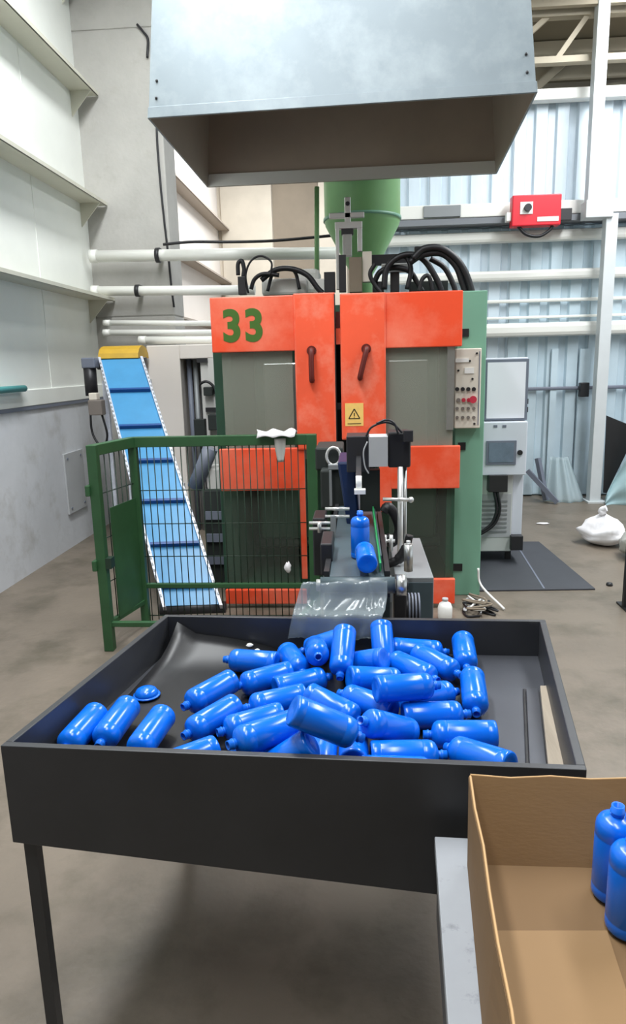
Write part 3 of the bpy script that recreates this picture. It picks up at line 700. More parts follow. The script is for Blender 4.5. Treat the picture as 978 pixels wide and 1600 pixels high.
# white cloth on the cage's top rail
a = oy(402, 684, 4.07); b = oy(461, 684, 4.07)
def cl(u, v):
    x_ = a.x+(b.x-a.x)*u; s = (v-0.5)*0.13
    return (x_+0.006*sin(9*v), 4.10+s, ZT+0.006+0.012*abs(sin(7*u+2*v))+0.02*(0.5+0.5*sin(13*u+5*v))*(1-abs(2*v-1)) - (0.02 if v in (0, 1) else 0))
clo = tag(MB().grid(cl, 14, 8).build('cloth', 'sack', solid=0.004), 'crumpled white cloth lying on the top rail of the green cage', 'cloth')
a = oy(429, 702, 4.055); b = oy(447, 722, 4.055)
def cl2(u, v):
    w = 1-0.55*v*v
    return ((a.x+b.x)/2+(u-0.5)*(b.x-a.x)*w, 4.06-0.006*sin(6*u), ZT-0.02+(b.z-ZT+0.02)*v)
MB().grid(cl2, 6, 8).build('hanging_corner', 'sack_grey', clo, solid=0.004)
q = oy(450, 886, 4.085)
def wad(c, rx, ry, rz, seed, n=12, m=8, amp=0.25):
    rr = random.Random(seed); mb = MB().ball(c, rx, ry, rz, n, m)
    mb.v = [tuple(c[i]+(v[i]-c[i])*(1+rr.uniform(-amp, amp)) for i in range(3)) for v in mb.v]; return mb
tag(wad((q.x, 4.075, q.z), 0.02, 0.014, 0.034, 5).build('paper_scrap', 'sack'), 'small white paper scrap caught in the cage mesh', 'scrap')

# ================================================================= take-off conveyor in front of the machine
tk = thing('takeoff_conveyor', 'small slate take-off conveyor carrying blue bottles out of the machine', 'conveyor', (0.0, 3.0, 0))
ZB = 0.905
MB().box(-0.105, 0.078, 2.22, 4.2, ZB-0.05, ZB).build('belt', 'belt_slate', tk)
MB().box(-0.125, -0.107, 2.24, 4.2, ZB-0.08, ZB+0.012).build('side_rail', 'dark_metal', tk)
MB().box(0.080, 0.098, 2.24, 4.2, ZB-0.08, ZB+0.012).build('side_rail', 'dark_metal', tk)
MB().cyl((-0.135, 2.21, ZB-0.027), (0.112, 2.21, ZB-0.027), 0.028, n=18).build('end_roller', 'belt_slate', tk)
for x_ in (-0.137, 0.085):
    MB().cyl((x_-0.012, 2.21, ZB-0.027), (x_+0.030, 2.21, ZB-0.027), 0.020).build('roller_bush', 'silver', tk)
bh = MB().cyl((0.118, 2.21, ZB-0.027), (0.150, 2.21, ZB-0.027), 0.036).build('bearing', 'steel', tk)
MB().cyl((0.1505, 2.21, ZB-0.027), (0.156, 2.21, ZB-0.027), 0.018).build('bearing_cap', 'dark_metal', bh)
MB().bar((0.066, 2.26, ZB+0.02), (0.052, 3.2, ZB+0.09), 0.006, 0.03).build('guide_strip', 'guide_green', tk)
MB().bar((0.070, 2.30, ZB+0.012), (0.060, 3.2, ZB+0.05), 0.004, 0.075).build('guide_strip', 'belt_slate', tk)
r = rect(534, 722, 560, 850, 3.0)
MB().prism([(r[0]-0.02, 3.0, r[3]), (r[1]-0.01, 3.0, r[3]), (r[1]+0.01, 3.0, r[2]), (r[0]+0.03, 3.0, r[2])], (0, 0.35, 0)).build('blue_guide', 'guide_blue', tk, bevel=0.01)
MB().box(r[0]+0.02, r[1], 3.05, 3.30, ZB+0.001, r[2]).build('guide_foot', 'dark_metal', tk)
# tester head with white label
YT = 2.9
r = rect(541, 682, 577, 738, YT); hd = MB().box(r[0], r[1]+0.002, YT, YT+0.16, r[2], r[3]).build('tester_head', 'dark_metal', tk, bevel=0.004)
r = rect(576, 683, 606, 729, YT-0.01); MB().box(r[0], r[1], YT-0.012, YT+0.12, r[2], r[3]).build('label_plate', 'panel_grey', hd)
r = rect(606, 676, 642, 731, YT); MB().box(r[0]+0.001, r[1], YT+0.01, YT+0.15, r[2], r[3]).build('drive_motor', 'black_rubber', hd, bevel=0.008)
r = rect(630, 672, 645, 690, YT); MB().box(r[0], r[1], YT-0.02, YT+0.009, r[2], r[3]).build('connector', 'dark_metal', hd, bevel=0.003)
MB().tube(arc([oy(px, py, YT-0.01) for px, py in ((572, 682), (580, 668), (600, 660), (616, 664), (628, 676))], 8), 0.005, 6).build('lead', 'cable', hd)
MB().tube(arc([oy(px, py, YT-0.02) for px, py in ((588, 662), (604, 656), (616, 662), (622, 678))], 8), 0.005, 6).build('lead', 'cable', hd)
MB().tube(arc([oy(px, py, YT-0.01) for px, py in ((574, 690), (568, 706), (570, 728), (576, 740))], 8), 0.0035, 6).build('lead', 'panel_grey', hd)
r = rect(562, 736, 594, 800, YT+0.05); MB().box(r[0], r[1], YT+0.06, YT+0.12, r[2], r[3]).build('head_bracket', 'dark_interior', tk)
r = rect(555, 744, 566, 766, 2.55); nz = MB().cyl(((r[0]+r[1])/2, 2.55, r[2]), ((r[0]+r[1])/2, 2.55, r[3]), 0.011).build('test_nozzle', 'white_paint', tk)
MB().box(r[0]-0.004, r[1]+0.012, 2.53, 2.57, r[2]-0.012, r[2]+0.004).build('nozzle_seat', 'white_paint', nz)
MB().bar(((r[0]+r[1])/2, 2.56, r[3]-0.006), ((r[0]+r[1])/2, YT+0.06, r[3]+0.03), 0.02, 0.012).build('nozzle_arm', 'dark_metal', nz)
# posts, rods and clamps
q = oy(626, 730, YT); q2 = oy(628, 885, YT)
MB().cyl((q.x, YT+0.02, q.z), (q.x, YT+0.02, 0.60), 0.0125).build('support_post', 'silver', tk)
MB().cyl((q.x+0.022, YT+0.05, q.z), (q.x+0.022, YT+0.05, 0.60), 0.008).build('support_post', 'steel', tk)
a = oy(598, 780, YT-0.01); b = oy(642, 781, YT-0.01); MB().cyl(tuple(a), tuple(b), 0.008).build('cross_rod', 'silver', tk)
MB().ball(tuple(b), 0.013, 0.013, 0.013, 10, 7).build('rod_knob', 'silver', tk)
for px in (601, 611):
    a = oy(px, 836, 2.75); b = oy(px, 861, 2.75); MB().cyl(tuple(a), tuple(b), 0.008).build('clamp_bolt', 'silver', tk)
a = oy(592, 845, 2.752); b = oy(617, 845, 2.752); MB().cyl(tuple(a), tuple(b), 0.007).build('clamp_rod', 'silver', tk)
MB().tube(arc([oy(px, py, 2.78) for px, py in ((604, 882), (622, 874), (634, 858), (640, 836))], 8), [0.018]*8+[0.022]*10+[0.016]*7, 10).build('curved_arm', 'black_rubber', tk)
MB().tube(arc([oy(px, py, 2.95) for px, py in ((600, 800), (606, 792), (618, 806), (624, 830), (612, 848), (602, 838))], 6), 0.022, 8).build('curved_arm', 'dark_metal', tk)
a = oy(638, 892, 2.55); b = oy(638, 850, 2.55); MB().cyl(tuple(a), tuple(b), 0.017).build('air_cylinder', 'steel', tk)
a = oy(638, 848, 2.55); MB().cyl((a.x, 2.55, a.z-0.004), (a.x, 2.55, a.z+0.008), 0.008).build('cylinder_rod', 'silver', tk)
for py in (795, 807):
    a = oy(508, py, 2.8); b = oy(546, py, 2.8); MB().cyl(tuple(a), tuple(b), 0.007).build('adjust_rod', 'silver', tk)
for py in (817, 826):
    a = oy(483, py, 2.7); b = oy(516, py, 2.7); MB().cyl(tuple(a), tuple(b), 0.006).build('adjust_rod', 'silver', tk)
a = oy(499, 815, 2.69); b = oy(499, 832, 2.69); MB().cyl(tuple(a), tuple(b), 0.008).build('adjust_bolt', 'silver', tk)
r = rect(516, 806, 525, 852, 2.75); MB().box(r[0], r[1], 2.75, 2.77, r[2], r[3]).build('adjust_plate', 'tray_steel', tk, bevel=0.003)
r = rect(488, 810, 510, 900, 2.78); MB().box(r[0], r[1], 2.78, 2.95, r[2], r[3]).build('side_bracket', 'dark_metal', tk, bevel=0.006)
r = rect(500, 850, 520, 900, 2.4); MB().box(r[0], r[1], 2.4, 2.6, r[2], r[3]).build('side_bracket', 'dark_metal', tk, bevel=0.006)
r = rect(500, 735, 540, 795, 3.4); MB().box(r[0], r[1], 3.4, 3.7, r[2], r[3]).build('gearbox', 'dark_interior', tk, bevel=0.01)
r = rect(492, 700, 536, 735, 3.5); MB().box(r[0], r[1], 3.5, 3.8, r[2], r[3]).build('gearbox', 'dark_interior', tk, bevel=0.01)
q = oy(521, 713, 3.48); ring = [Vector((q.x+0.035*cos(t), 3.48, q.z+0.045*sin(t))) for t in [2*pi*k/20 for k in range(20)]]
MB().tube(ring, 0.008, 6, closed=True).build('ring_handle', 'silver', tk)
r = rect(513, 726, 538, 732, 3.4); MB().box(r[0], r[1], 3.38, 3.42, r[2], r[3]).build('bracket', 'tray_steel', tk)
r = rect(514, 735, 519, 790, 3.38); MB().box(r[0], r[1], 3.37, 3.399, r[2], r[3]).build('bracket', 'tray_steel', tk)
# frame
MB().box(-0.125, 0.10, 2.30, 2.32, 0.55, ZB-0.085).build('front_apron', 'belt_slate', tk)
r = rect(557, 926, 586, 962, 2.295); MB().box(r[0], r[1], 2.292, 2.299, r[2], r[3]).build('apron_opening', 'dark_interior', tk)
MB().box(-0.135, 0.11, 2.33, 2.5, ZB-0.13, ZB-0.085).build('frame_beam', 'tray_steel', tk)
MB().box(0.135, 0.285, 2.62, 3.25, 0.45, 0.775).build('drive_box', 'tray_steel', tk, bevel=0.004)
MB().box(0.139, 0.281, 2.612, 2.618, 0.45, 0.755).build('drive_box_front', 'belt_slate', tk)
mm = MB().cyl((0.12, 2.42, 0.72), (0.21, 2.42, 0.72), 0.052).build('gear_motor', 'dark_metal', tk)
MB().box(0.118, 0.162, 2.36, 2.46, 0.56, 0.84).build('motor_mount', 'dark_metal', mm, bevel=0.006)
for k in range(4): MB().cyl((0.17+0.012*k, 2.42, 0.72), (0.176+0.012*k, 2.42, 0.72), 0.057).build('cooling_fin', 'frame_grey', mm)
for (x_, y_) in ((-0.115, 2.36), (0.09, 2.36), (-0.115, 4.1), (0.09, 4.1), (0.15, 3.2), (0.27, 3.2), (0.27, 2.66)):
    MB().box(x_-0.018, x_+0.018, y_-0.018, y_+0.018, 0, 0.86 if x_ < 0.1 else 0.45).build('leg', 'tray_steel', tk)
# clear film chute from the roller into the tray
ROWS = [(oy(472, 914, 2.174), oy(605, 910, 2.174)), (oy(466, 936, 2.155), oy(605, 934, 2.155)), (oy(460, 955, 2.128), oy(602, 956, 2.118)), (oy(457, 964, 2.098), oy(598, 966, 2.084)), (oy(450, 1000, 2.096), oy(588, 1002, 2.083))]
ROWS[2][0].z = max(ROWS[2][0].z, 0.81); ROWS[2][1].z = max(ROWS[2][1].z, 0.81)
def film(u, v):
    P_ = [p_[0].lerp(p_[1], u) for p_ in ROWS]; s = min(v*4, 3.9999); i = int(s); q = P_[i].lerp(P_[i+1], s-i)
    e = (u < 0.2 or u > 0.82)
    k = 0.5+0.5*sin(17*u+5*v) + ((0.9*abs(sin(55*u+9*v))) if e else 0.4*sin(11*u*v+2))
    return q + Vector((0, -0.004*max(0, k), 0.006*max(0, k)+0.003))
tag(MB().grid(film, 40, 18).build('film_chute', 'film_clear', solid=0.0012), 'crinkled clear plastic film draped from the roller over the back of the tray', 'plastic film')

# ================================================================= bottle tray on legs
TFL, TFR, TBR, TBL = Vector((-0.7935, 1.3281, 0)), Vector((0.4444, 1.2687, 0)), Vector((0.5772, 2.0975, 0)), Vector((-0.6514, 2.1422, 0))
ZR, ZF, TH = 0.80, 0.688, 0.018
ed = (TFR-TFL).normalized(); inn = (TBL-TFL).normalized(); inr = (TBR-TFR).normalized()
tb = thing('bottle_tray_table', 'black shallow tray table on legs holding the pile of blue bottles', 'table', (-0.1, 1.7, 0))
V = lambda p_, z: Vector((p_.x, p_.y, z))
def panel(p0, p1, off0, off1, z0a, z0b, z1, m='tray_black', name='tray_side'):
    q = [V(p0, z0a), V(p1, z0b), V(p1+off1, z0b), V(p0+off0, z0a), V(p0, z1), V(p1, z1), V(p1+off1, z1), V(p0+off0, z1)]
    return MB().hexa(q).build(name, m, tb, bevel=0.002)
fp = panel(TFL, TFR, inn*TH, inr*TH, 0.558, 0.470, ZR)
panel(TBL-inn*TH, TBR-inr*TH, inn*TH, inr*TH, 0.62, 0.62, ZR)
panel(TFL+inn*TH, TBL-inn*TH, ed*TH, ed*TH, 0.60, 0.62, ZR)
panel(TFR+inr*TH-ed*0.019, TBR-inr*TH-ed*0.019, ed*0.019, ed*0.019, 0.60, 0.62, ZR)
fl = [TFL+inn*TH+ed*TH, TFR+inr*TH-ed*0.019, TBR-inr*TH-ed*0.019, TBL-inn*TH+ed*TH]
MB().prism([V(p_, ZF-0.014) for p_ in fl], (0, 0, 0.010)).build('tray_floor', 'tray_floor', tb)
# black mat over most of the floor, its far left corner curled
m4 = [fl[0].lerp(fl[1], 0.004), fl[0].lerp(fl[1], 0.83), fl[3].lerp(fl[2], 0.80), fl[3].lerp(fl[2], 0.03)]
def matf(u, v):
    q = (m4[0].lerp(m4[1], u)).lerp(m4[3].lerp(m4[2], u), v*0.985)
    z = ZF-0.003 + 0.060*max(0, (v-0.80)/0.2)**2*max(0, 1-(u/0.40)**2) + 0.04*max(0, (v-0.6)/0.4)*max(0, 1-u*14)
    return (q.x, q.y, z)
MB().grid(matf, 30, 20).build('rubber_liner', 'mat_black', tb, solid=0.003)
def floor_strip(name, px4, z0, z1, m):
    q = [oz(px, py, z1) for px, py in px4]
    return MB().hexa([V(p_, z0) for p_ in q] + [V(p_, z1) for p_ in q]).build(name, m, tb, bevel=0.0015)
floor_strip('plank', ((858, 1208), (884, 1208), (862, 1071), (844, 1071)), ZF-0.003, ZF+0.014, 'wood')
floor_strip('floor_board', ((828, 1205), (855, 1205), (841, 1076), (822, 1076)), ZF-0.003, ZF+0.005, 'tray_floor')
floor_strip('floor_seam', ((822, 1205), (827, 1205), (821, 1076), (817, 1076)), ZF-0.003, ZF+0.002, 'mat_black')
for (p_, dx, dy) in ((TFL, 0.028, 0.03), (TFR, -0.03, 0.03), (TBR, -0.035, -0.03), (TBL, 0.03, -0.03)):
    zt = 0.60
    MB().box(p_.x+dx-0.014, p_.x+dx+0.014, p_.y+dy-0.010, p_.y+dy+0.018, 0, zt).build('leg', 'tray_black', tb)
panel(TFL+inn*(TH+0.001)+ed*0.02, TFR+inr*(TH+0.001)-ed*0.03, inn*0.03, inr*0.03, 0.63, 0.63, ZF-0.015, name='support_rail')
panel(TBL-inn*(TH+0.031)+ed*0.02, TBR-inr*(TH+0.031)-ed*0.03, inn*0.03, inr*0.03, 0.63, 0.63, ZF-0.015, name='support_rail')
# white scraps and blue off-cut in the tray
for (px, py, s) in ((390, 1003, 0.009), (402, 1009, 0.007)):
    q = oy(px, py, 2.085 if px == 390 else 2.07); zm = min((matf(i/40, j/40) for i in range(41) for j in range(41)), key=lambda p_: (p_[0]-q.x)**2+(p_[1]-q.y)**2)[2]; tag(wad((q.x, q.y, zm+0.0065 if px == 390 else zm+0.005), s*1.3, s, s*0.7, px).build('paper_scrap', 'white_paint'), 'tiny white scrap on the black liner, %s of the two near the back rim' % ('left' if px == 390 else 'right'), 'scrap')
q = oz(229, 1083, ZF+0.01)
mb = MB().lathe([(0.034, ZF+0.004), (0.033, ZF+0.013), (0.027, ZF+0.022), (0.016, ZF+0.027), (0.0004, ZF+0.029)], 16, q.x, q.y)
oc = tag(mb.build('plastic_offcut', 'bottle_blue'), 'small domed blue plastic off-cut on the black liner, left side', 'off-cut')
MB().lathe([(0.034, ZF+0.004), (0.039, ZF+0.004), (0.038, ZF+0.007), (0.0335, ZF+0.008)], 16, q.x, q.y).build('flash_rim', 'bottle_neck', oc)

# ================================================================= bottles
bprof = [(0.0004, 0.004), (0.020, 0.002), (0.030, 0.000), (0.0338, 0.002), (0.0350, 0.006), (0.0350, 0.020), (0.0344, 0.0215), (0.0350, 0.023),
         (0.0350, 0.116), (0.0342, 0.118), (0.0350, 0.120), (0.0349, 0.132), (0.0335, 0.140), (0.0290, 0.147), (0.0205, 0.152), (0.0140, 0.1535), (0.0112, 0.155)]
nprof = [(0.0113, 0.1548), (0.0106, 0.157), (0.0108, 0.160), (0.0128, 0.161), (0.0128, 0.164), (0.0110, 0.165), (0.0110, 0.174), (0.0085, 0.174), (0.0085, 0.154)]
bprof = [(r_*0.985, z_) for r_, z_ in bprof]; nprof = [(r_*0.97, z_) for r_, z_ in nprof]
me_b = MB().lathe(bprof, 24).mesh('bottle', 'bottle_blue', (0, 0, 0))
me_n = MB().lathe(nprof, 18).mesh('neck', 'bottle_neck', (0, 0, 0))
bot0 = bpy.data.objects.new('bottle', me_b); nk0 = bpy.data.objects.new('neck', me_n)
def bottle(loc, d, label, group):
    o = bot0.copy(); COL.objects.link(o); n = nk0.copy(); COL.objects.link(n); n.parent = o
    o.location = loc; o.rotation_mode = 'QUATERNION'; o.rotation_quaternion = Vector((0, 0, 1)).rotation_difference(Vector(d).normalized())
    return tag(o, label, 'bottle', group)
BOTTLES = [
    (-0.6873, 1.6062, 0.7294, -0.1126, -0.9927, -0.0437, "leftmost blue bottle, in the tray's front left corner against the rim"),
    (-0.6117, 1.6341, 0.7367, -0.1110, -0.9888, -0.0999, 'blue bottle beside the leftmost one, its base raised toward the blue scrap'),
    (-0.5061, 1.5896, 0.7351, -0.1492, -0.9849, -0.0875, 'blue bottle lying alone, third from the left near the front rim'),
    (-0.3440, 1.4524, 0.7237, -0.7761, -0.6307, 0.0003, 'blue bottle half behind the front rim, fourth from left, flat base facing right'),
    (-0.3617, 1.7717, 0.7439, -0.6102, -0.7895, -0.0655, "outermost blue bottle on the pile's left side, neck pointing lower left over bare mat"),
    (-0.2530, 1.9208, 0.7287, -0.9726, 0.2294, -0.0385, "blue bottle at the pile's back left, neck pointing left toward the white scraps"),
    (-0.2340, 2.0151, 0.7239, 0.3865, -0.9223, -0.0018, 'blue bottle with base toward the clear film, left of the one showing its open neck'),
    (-0.2090, 1.8673, 0.7243, -0.8410, -0.5410, -0.0049, 'blue bottle just right of the outermost left one, neck pointing left'),
    (-0.2408, 1.7617, 0.7237, 0.8815, 0.4722, 0.0006, 'blue bottle near the middle left, mostly covered, with base facing left'),
    (-0.1563, 1.7238, 0.7240, -0.8970, -0.4421, -0.0017, 'blue bottle at mid left whose neck points left between two slanted rows'),
    (-0.3308, 1.6486, 0.7324, -0.6088, -0.7905, -0.0669, 'blue bottle at front left of the pile, next above the one behind the rim'),
    (-0.2071, 1.6164, 0.7241, -0.8513, -0.5247, -0.0034, 'upper of two parallel blue bottles at front left, necks pointing left'),
    (-0.1554, 1.4485, 0.7937, -0.7776, -0.6276, 0.0382, 'lower of two parallel blue bottles at front left, necks pointing left'),
    (-0.3012, 1.4564, 0.7240, 0.9651, -0.2619, -0.0031, 'blue bottle wedged against the front rim below the two parallel bottles'),
    (-0.1378, 1.6302, 0.7236, -0.2424, -0.9702, 0.0031, 'blue bottle at the front left of centre, neck toward the viewer under the slanted bottles'),
    (-0.1095, 1.3536, 0.8025, -0.8114, 0.0210, -0.5842, 'blue bottle tilted base up just behind the front rim, left of centre'),
    (-0.0923, 1.4902, 0.7239, -0.0127, -0.9999, -0.0017, 'blue bottle at the front centre, mostly hidden beside the one tilted base up'),
    (-0.0331, 2.0320, 0.7712, -0.9420, 0.0383, -0.3334, 'blue bottle at the back lying just below the clear film, base to the right'),
    (-0.1420, 1.9933, 0.7524, 0.1118, -0.9694, 0.2185, 'blue bottle pointing its open round neck straight at the viewer'),
    (-0.0494, 1.9500, 0.8214, -0.0717, -0.8758, -0.4773, "steeply tilted blue bottle at back centre, in front of the clear film's middle"),
    (0.0660, 1.8666, 0.7674, -0.8284, 0.4495, -0.3343, 'blue bottle lying sideways in the gap between the two steep bottles at the back'),
    (-0.0365, 1.7750, 0.7505, 0.9343, 0.3103, -0.1753, 'blue bottle lying sideways just below the steep bottles, neck to the right'),
    (0.0610, 2.0460, 0.8028, 0.0447, -0.8033, -0.5939, 'steeply tilted blue bottle at the right end of the clear film'),
    (0.0796, 1.6386, 0.7236, -0.8249, 0.5651, 0.0153, "blue bottle in the pile's centre with its flat base facing right"),
    (-0.1418, 1.6856, 0.7455, 0.8396, -0.5163, -0.1685, 'upper of two long slanted bottles at the centre front, neck to lower right'),
    (-0.1494, 1.3512, 0.8805, 0.8658, 0.1616, -0.4737, 'lower of two long slanted bottles at the centre front, neck to lower right'),
    (0.0334, 1.6154, 0.7976, 0.9555, 0.2876, -0.0654, 'blue bottle on top of the pile right of centre, neck to the right'),
    (0.0961, 2.0275, 0.7313, 0.9978, -0.0346, -0.0564, 'blue bottle at the back right against the far rim, neck to the right'),
    (0.1676, 1.9691, 0.7406, 0.6387, -0.7680, -0.0467, 'long slanted blue bottle at the back right, neck toward the solitary upright one'),
    (0.0986, 1.9240, 0.7348, 0.6389, -0.7691, 0.0161, 'slanted blue bottle right of the steep pair, neck to lower right'),
    (0.3143, 2.0510, 0.7512, -0.0628, -0.9895, -0.1300, 'farthest right blue bottle at the back, base toward the far rim, apart from the pile'),
    (0.3067, 1.8133, 0.7427, -0.0892, -0.9852, -0.1464, "blue bottle at the pile's right edge below the farthest one, base up"),
    (0.1069, 1.6829, 0.7348, 0.8847, 0.4582, -0.0851, 'blue bottle mostly covered, only its shoulder showing right of centre'),
    (0.1014, 1.6133, 0.7255, 0.9928, 0.1187, -0.0145, 'blue bottle lying level on the right, neck pointing right at the edge bottle'),
    (0.3196, 1.5276, 0.7257, -0.9998, 0.0102, -0.0164, 'blue bottle at front right, lying level with base toward the wooden plank'),
    (0.3168, 1.3640, 0.7427, -0.7070, 0.6928, -0.1420, 'blue bottle nearest the cardboard box, slanting down to the right'),
    (0.0179, 1.4306, 0.7251, 0.9980, 0.0630, -0.0105, 'blue bottle lying level at the front right with neck pointing right'),
    (-0.0041, 1.3581, 0.7321, 0.9971, 0.0572, -0.0501, 'blue bottle lying lowest along the front rim, right of centre'),
    (0.1155, 1.5500, 0.7170, -0.6875, -0.5510, 0.4731, 'blue bottle under the lower slanted one, its base facing right'),
    (-0.0207, 1.3978, 0.7260, -0.0006, 0.9998, -0.0188, 'blue bottle at the front rim centre showing only its round base'),
]

for (x_, y_, z_, dx, dy, dz, lab) in BOTTLES:
    bottle((x_, y_, z_), (dx, dy, dz), lab, 'blue bottles piled in the tray')
q = oz(563, 871, ZB)
bottle((q.x, q.y, ZB+0.001), (0, 0, 1), 'blue bottle standing upright on the take-off conveyor under the test nozzle', 'blue bottles on the take-off conveyor')
q = oy(574, 882, 2.21)
bottle((q.x, 2.21, ZB+0.046), (-0.06, 0.98, 0.06), 'blue bottle tipping over the end roller of the take-off conveyor', 'blue bottles on the take-off conveyor')

# ================================================================= bench, cardboard box and its bottles
ZBN = 0.668
bn = thing('work_bench', 'scuffed white topped bench carrying the cardboard box', 'bench', (0.45, 0.8, 0))
bl0, bl1 = oz(680, 1320, ZBN), oz(700, 1600, ZBN)
sl = (bl1.x-bl0.x)/(bl1.y-bl0.y)
xb = lambda y: bl0.x+sl*(y-bl0.y)
yb = 1.235
MB().prism([(xb(0.35), 0.35, ZBN-0.03), (0.95, 0.35, ZBN-0.03), (0.95, yb-0.035, ZBN-0.03), (xb(yb), yb, ZBN-0.03)], (0, 0, 0.03)).build('bench_top', 'bench', bn, bevel=0.002)
MB().prism([(xb(0.36)+0.004, 0.36, ZBN-0.16), (xb(0.36)+0.03, 0.36, ZBN-0.16), (xb(1.2)+0.03, 1.2, ZBN-0.16), (xb(1.2)+0.004, 1.2, ZBN-0.16)], (0, 0, 0.129)).build('apron', 'bench_side', bn)
for (x_, y_) in ((xb(0.42)+0.05, 0.42), (0.90, 0.42), (0.90, 1.14), (xb(1.14)+0.05, 1.14)):
    MB().box(x_-0.02, x_+0.02, y_-0.02, y_+0.02, 0, ZBN-0.03).build('leg', 'bench_side', bn)
bx = thing('cardboard_box', 'open brown cardboard box on the bench at the front right', 'box', (0.45, 0.9, ZBN))
zt, z0 = 0.817, ZBN+0.004
tl = oz(735, 1213, zt); tl2 = oz(800, 1600, zt)
T4 = [Vector((tl2.x-0.004, 0.62, zt)), Vector((0.66, 0.62, zt)), Vector((0.66, tl.y-0.002, zt)), Vector((tl.x, tl.y, zt))]
bk = oz(850, 1353, z0+0.004).y; bl = oz(733, 1353, z0); bf = oz(757, 1600, z0)
sx_ = (bl.x-bf.x)/(bl.y-bf.y)
B4 = [Vector((bf.x+sx_*(0.64-bf.y), 0.64, z0)), Vector((0.645, 0.64, z0)), Vector((0.645, bk-0.002, z0)), Vector((bl.x+sx_*(bk-bl.y), bk, z0))]
for i in range(4):
    j = (i+1) % 4
    n = (B4[j]-B4[i]).cross(T4[i]-B4[i]).normalized(); nn = 6
    # wall in strips so the top edge wavers like cut card
    top = [T4[i].lerp(T4[j], k/nn) + Vector((0, 0, 0.0025*sin(3.1*k+i))) + n*0.002*sin(2.2*k) for k in range(nn+1)]
    bot = [B4[i].lerp(B4[j], k/nn) for k in range(nn+1)]
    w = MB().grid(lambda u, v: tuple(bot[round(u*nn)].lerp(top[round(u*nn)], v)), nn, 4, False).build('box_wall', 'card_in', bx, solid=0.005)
    MB().tube([p_+Vector((0, 0, 0.0005)) for p_ in top], 0.0020, 6).build('cut_edge', 'card_edge', w)
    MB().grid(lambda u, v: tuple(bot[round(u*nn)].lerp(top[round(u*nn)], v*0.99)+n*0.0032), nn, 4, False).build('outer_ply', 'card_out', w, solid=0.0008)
MB().prism([p_+Vector((0, 0, 0)) for p_ in B4], (0, 0, 0.004)).build('box_bottom', 'card_out', bx)  # darker card paints in the shade beyond the flap
fz = z0+0.0045
fa, fb = oz(768, 1457, fz), oz(948, 1457, fz); fc = oz(990, 1580, fz)
MB().prism([(B4[0].x+0.012, 0.65, fz), (fc.x-0.02, 0.65, fz), (fb.x, fb.y, fz), (B4[3].x+0.012, fa.y, fz)], (0, 0, 0.004)).build('bottom_flap', 'card_flap_lit', bx)
for (px, py, lab) in ((966, 1257, 'rear blue bottle standing in the cardboard box'), (991, 1303, 'front blue bottle standing in the cardboard box, cut by the picture edge')):
    q = oz(px, py, fz+0.006+0.174)
    bottle((q.x, q.y, fz+0.0045), (0, 0, 1), lab, 'blue bottles standing in the box')

# ================================================================= things on the floor
jg = thing('white_jug', 'small white plastic jug on the floor by the machine', 'jug', (0.5, 4.25, 0))
q = oz(695, 966, 0)
MB().lathe([(0.040, 0.0), (0.046, 0.01), (0.046, 0.075), (0.036, 0.10), (0.018, 0.112), (0.016, 0.12)], 18, q.x, q.y).build('jug_body', 'white_paint', jg)
MB().cyl((q.x, q.y, 0.12), (q.x, q.y, 0.135), 0.019).build('cap', 'panel_grey', jg)
jg.location = (q.x, q.y, 0); 
for c in jg.children: c.location = c.location + WL[jg.name] - Vector((q.x, q.y, 0))
rr = random.Random(11)
cn = ('black', 'white', 'grey')
for k in range(5):
    c = [oz(px+rr.uniform(-6, 6), py+rr.uniform(-4, 4), 0) for px, py in ((726, 952), (736, 944), (748, 956), (760, 948), (772, 960), (754, 966), (734, 962))]
    rr.shuffle(c); r_ = 0.007
    m = ('cable', 'panel_grey', 'cable', 'white_paint', 'brown')[k]
    tag(MB().tube([(p_.x, p_.y, r_+0.001+0.0145*k) for p_ in arc([Vector((c_.x, c_.y, 0)) for c_ in c], 8)], r_, 6).build('floor_cable', m),
        ('thick black cable looped lowest in the tangle beside the machine', 'grey cable in the tangle beside the machine', 'thinner black cable lying across the tangle beside the machine', 'white cable lying on top of the tangle', 'brown cable topmost in the tangle beside the machine')[k], 'cable', 'cables tangled on the floor')
cb = [oy(747, 888, 4.60), oy(752, 915, 4.58), oz(788, 952, 0.01)]
tag(MB().tube(arc(cb, 8), 0.008, 6).build('floor_cable', 'white_paint'), 'white cable running down the green column to the floor', 'cable')

def sack(name, c, rx, ry, rz, seed, m, label, peak=None, mat2=None):
    rs = random.Random(seed); ph = [rs.uniform(0, 6) for _ in range(6)]
    def fn(u, v):
        th = 2*pi*u; el = v*pi
        k = 1+0.10*sin(3*th+ph[0])*sin(el)+0.07*sin(5*th+4*el+ph[1])+0.05*sin(9*el+ph[2]+2*th)
        x_ = c[0]+rx*k*sin(el)**0.75*cos(th); y_ = c[1]+ry*k*sin(el)**0.75*sin(th); z_ = rz*(1+cos(el))*0.5*2*k
        if peak:
            w = max(0, 1-v*2.6)**1.3; x_ += (peak[0]-x_)*w*0.9; y_ += (peak[1]-y_)*w*0.9; z_ += (peak[2]-z_)*w
        return (x_, y_, max(0.0, z_*0.98))
    o = tag(MB().grid(fn, 28, 16).build(name, m), label, 'sack')
    return o
s1 = sack('plastic_sack', (2.13, 6.05, 0), 0.19, 0.20, 0.11, 2, 'sack', 'white plastic sack slumped on the floor with a peaked tied top', (2.10, 6.0, 0.30))
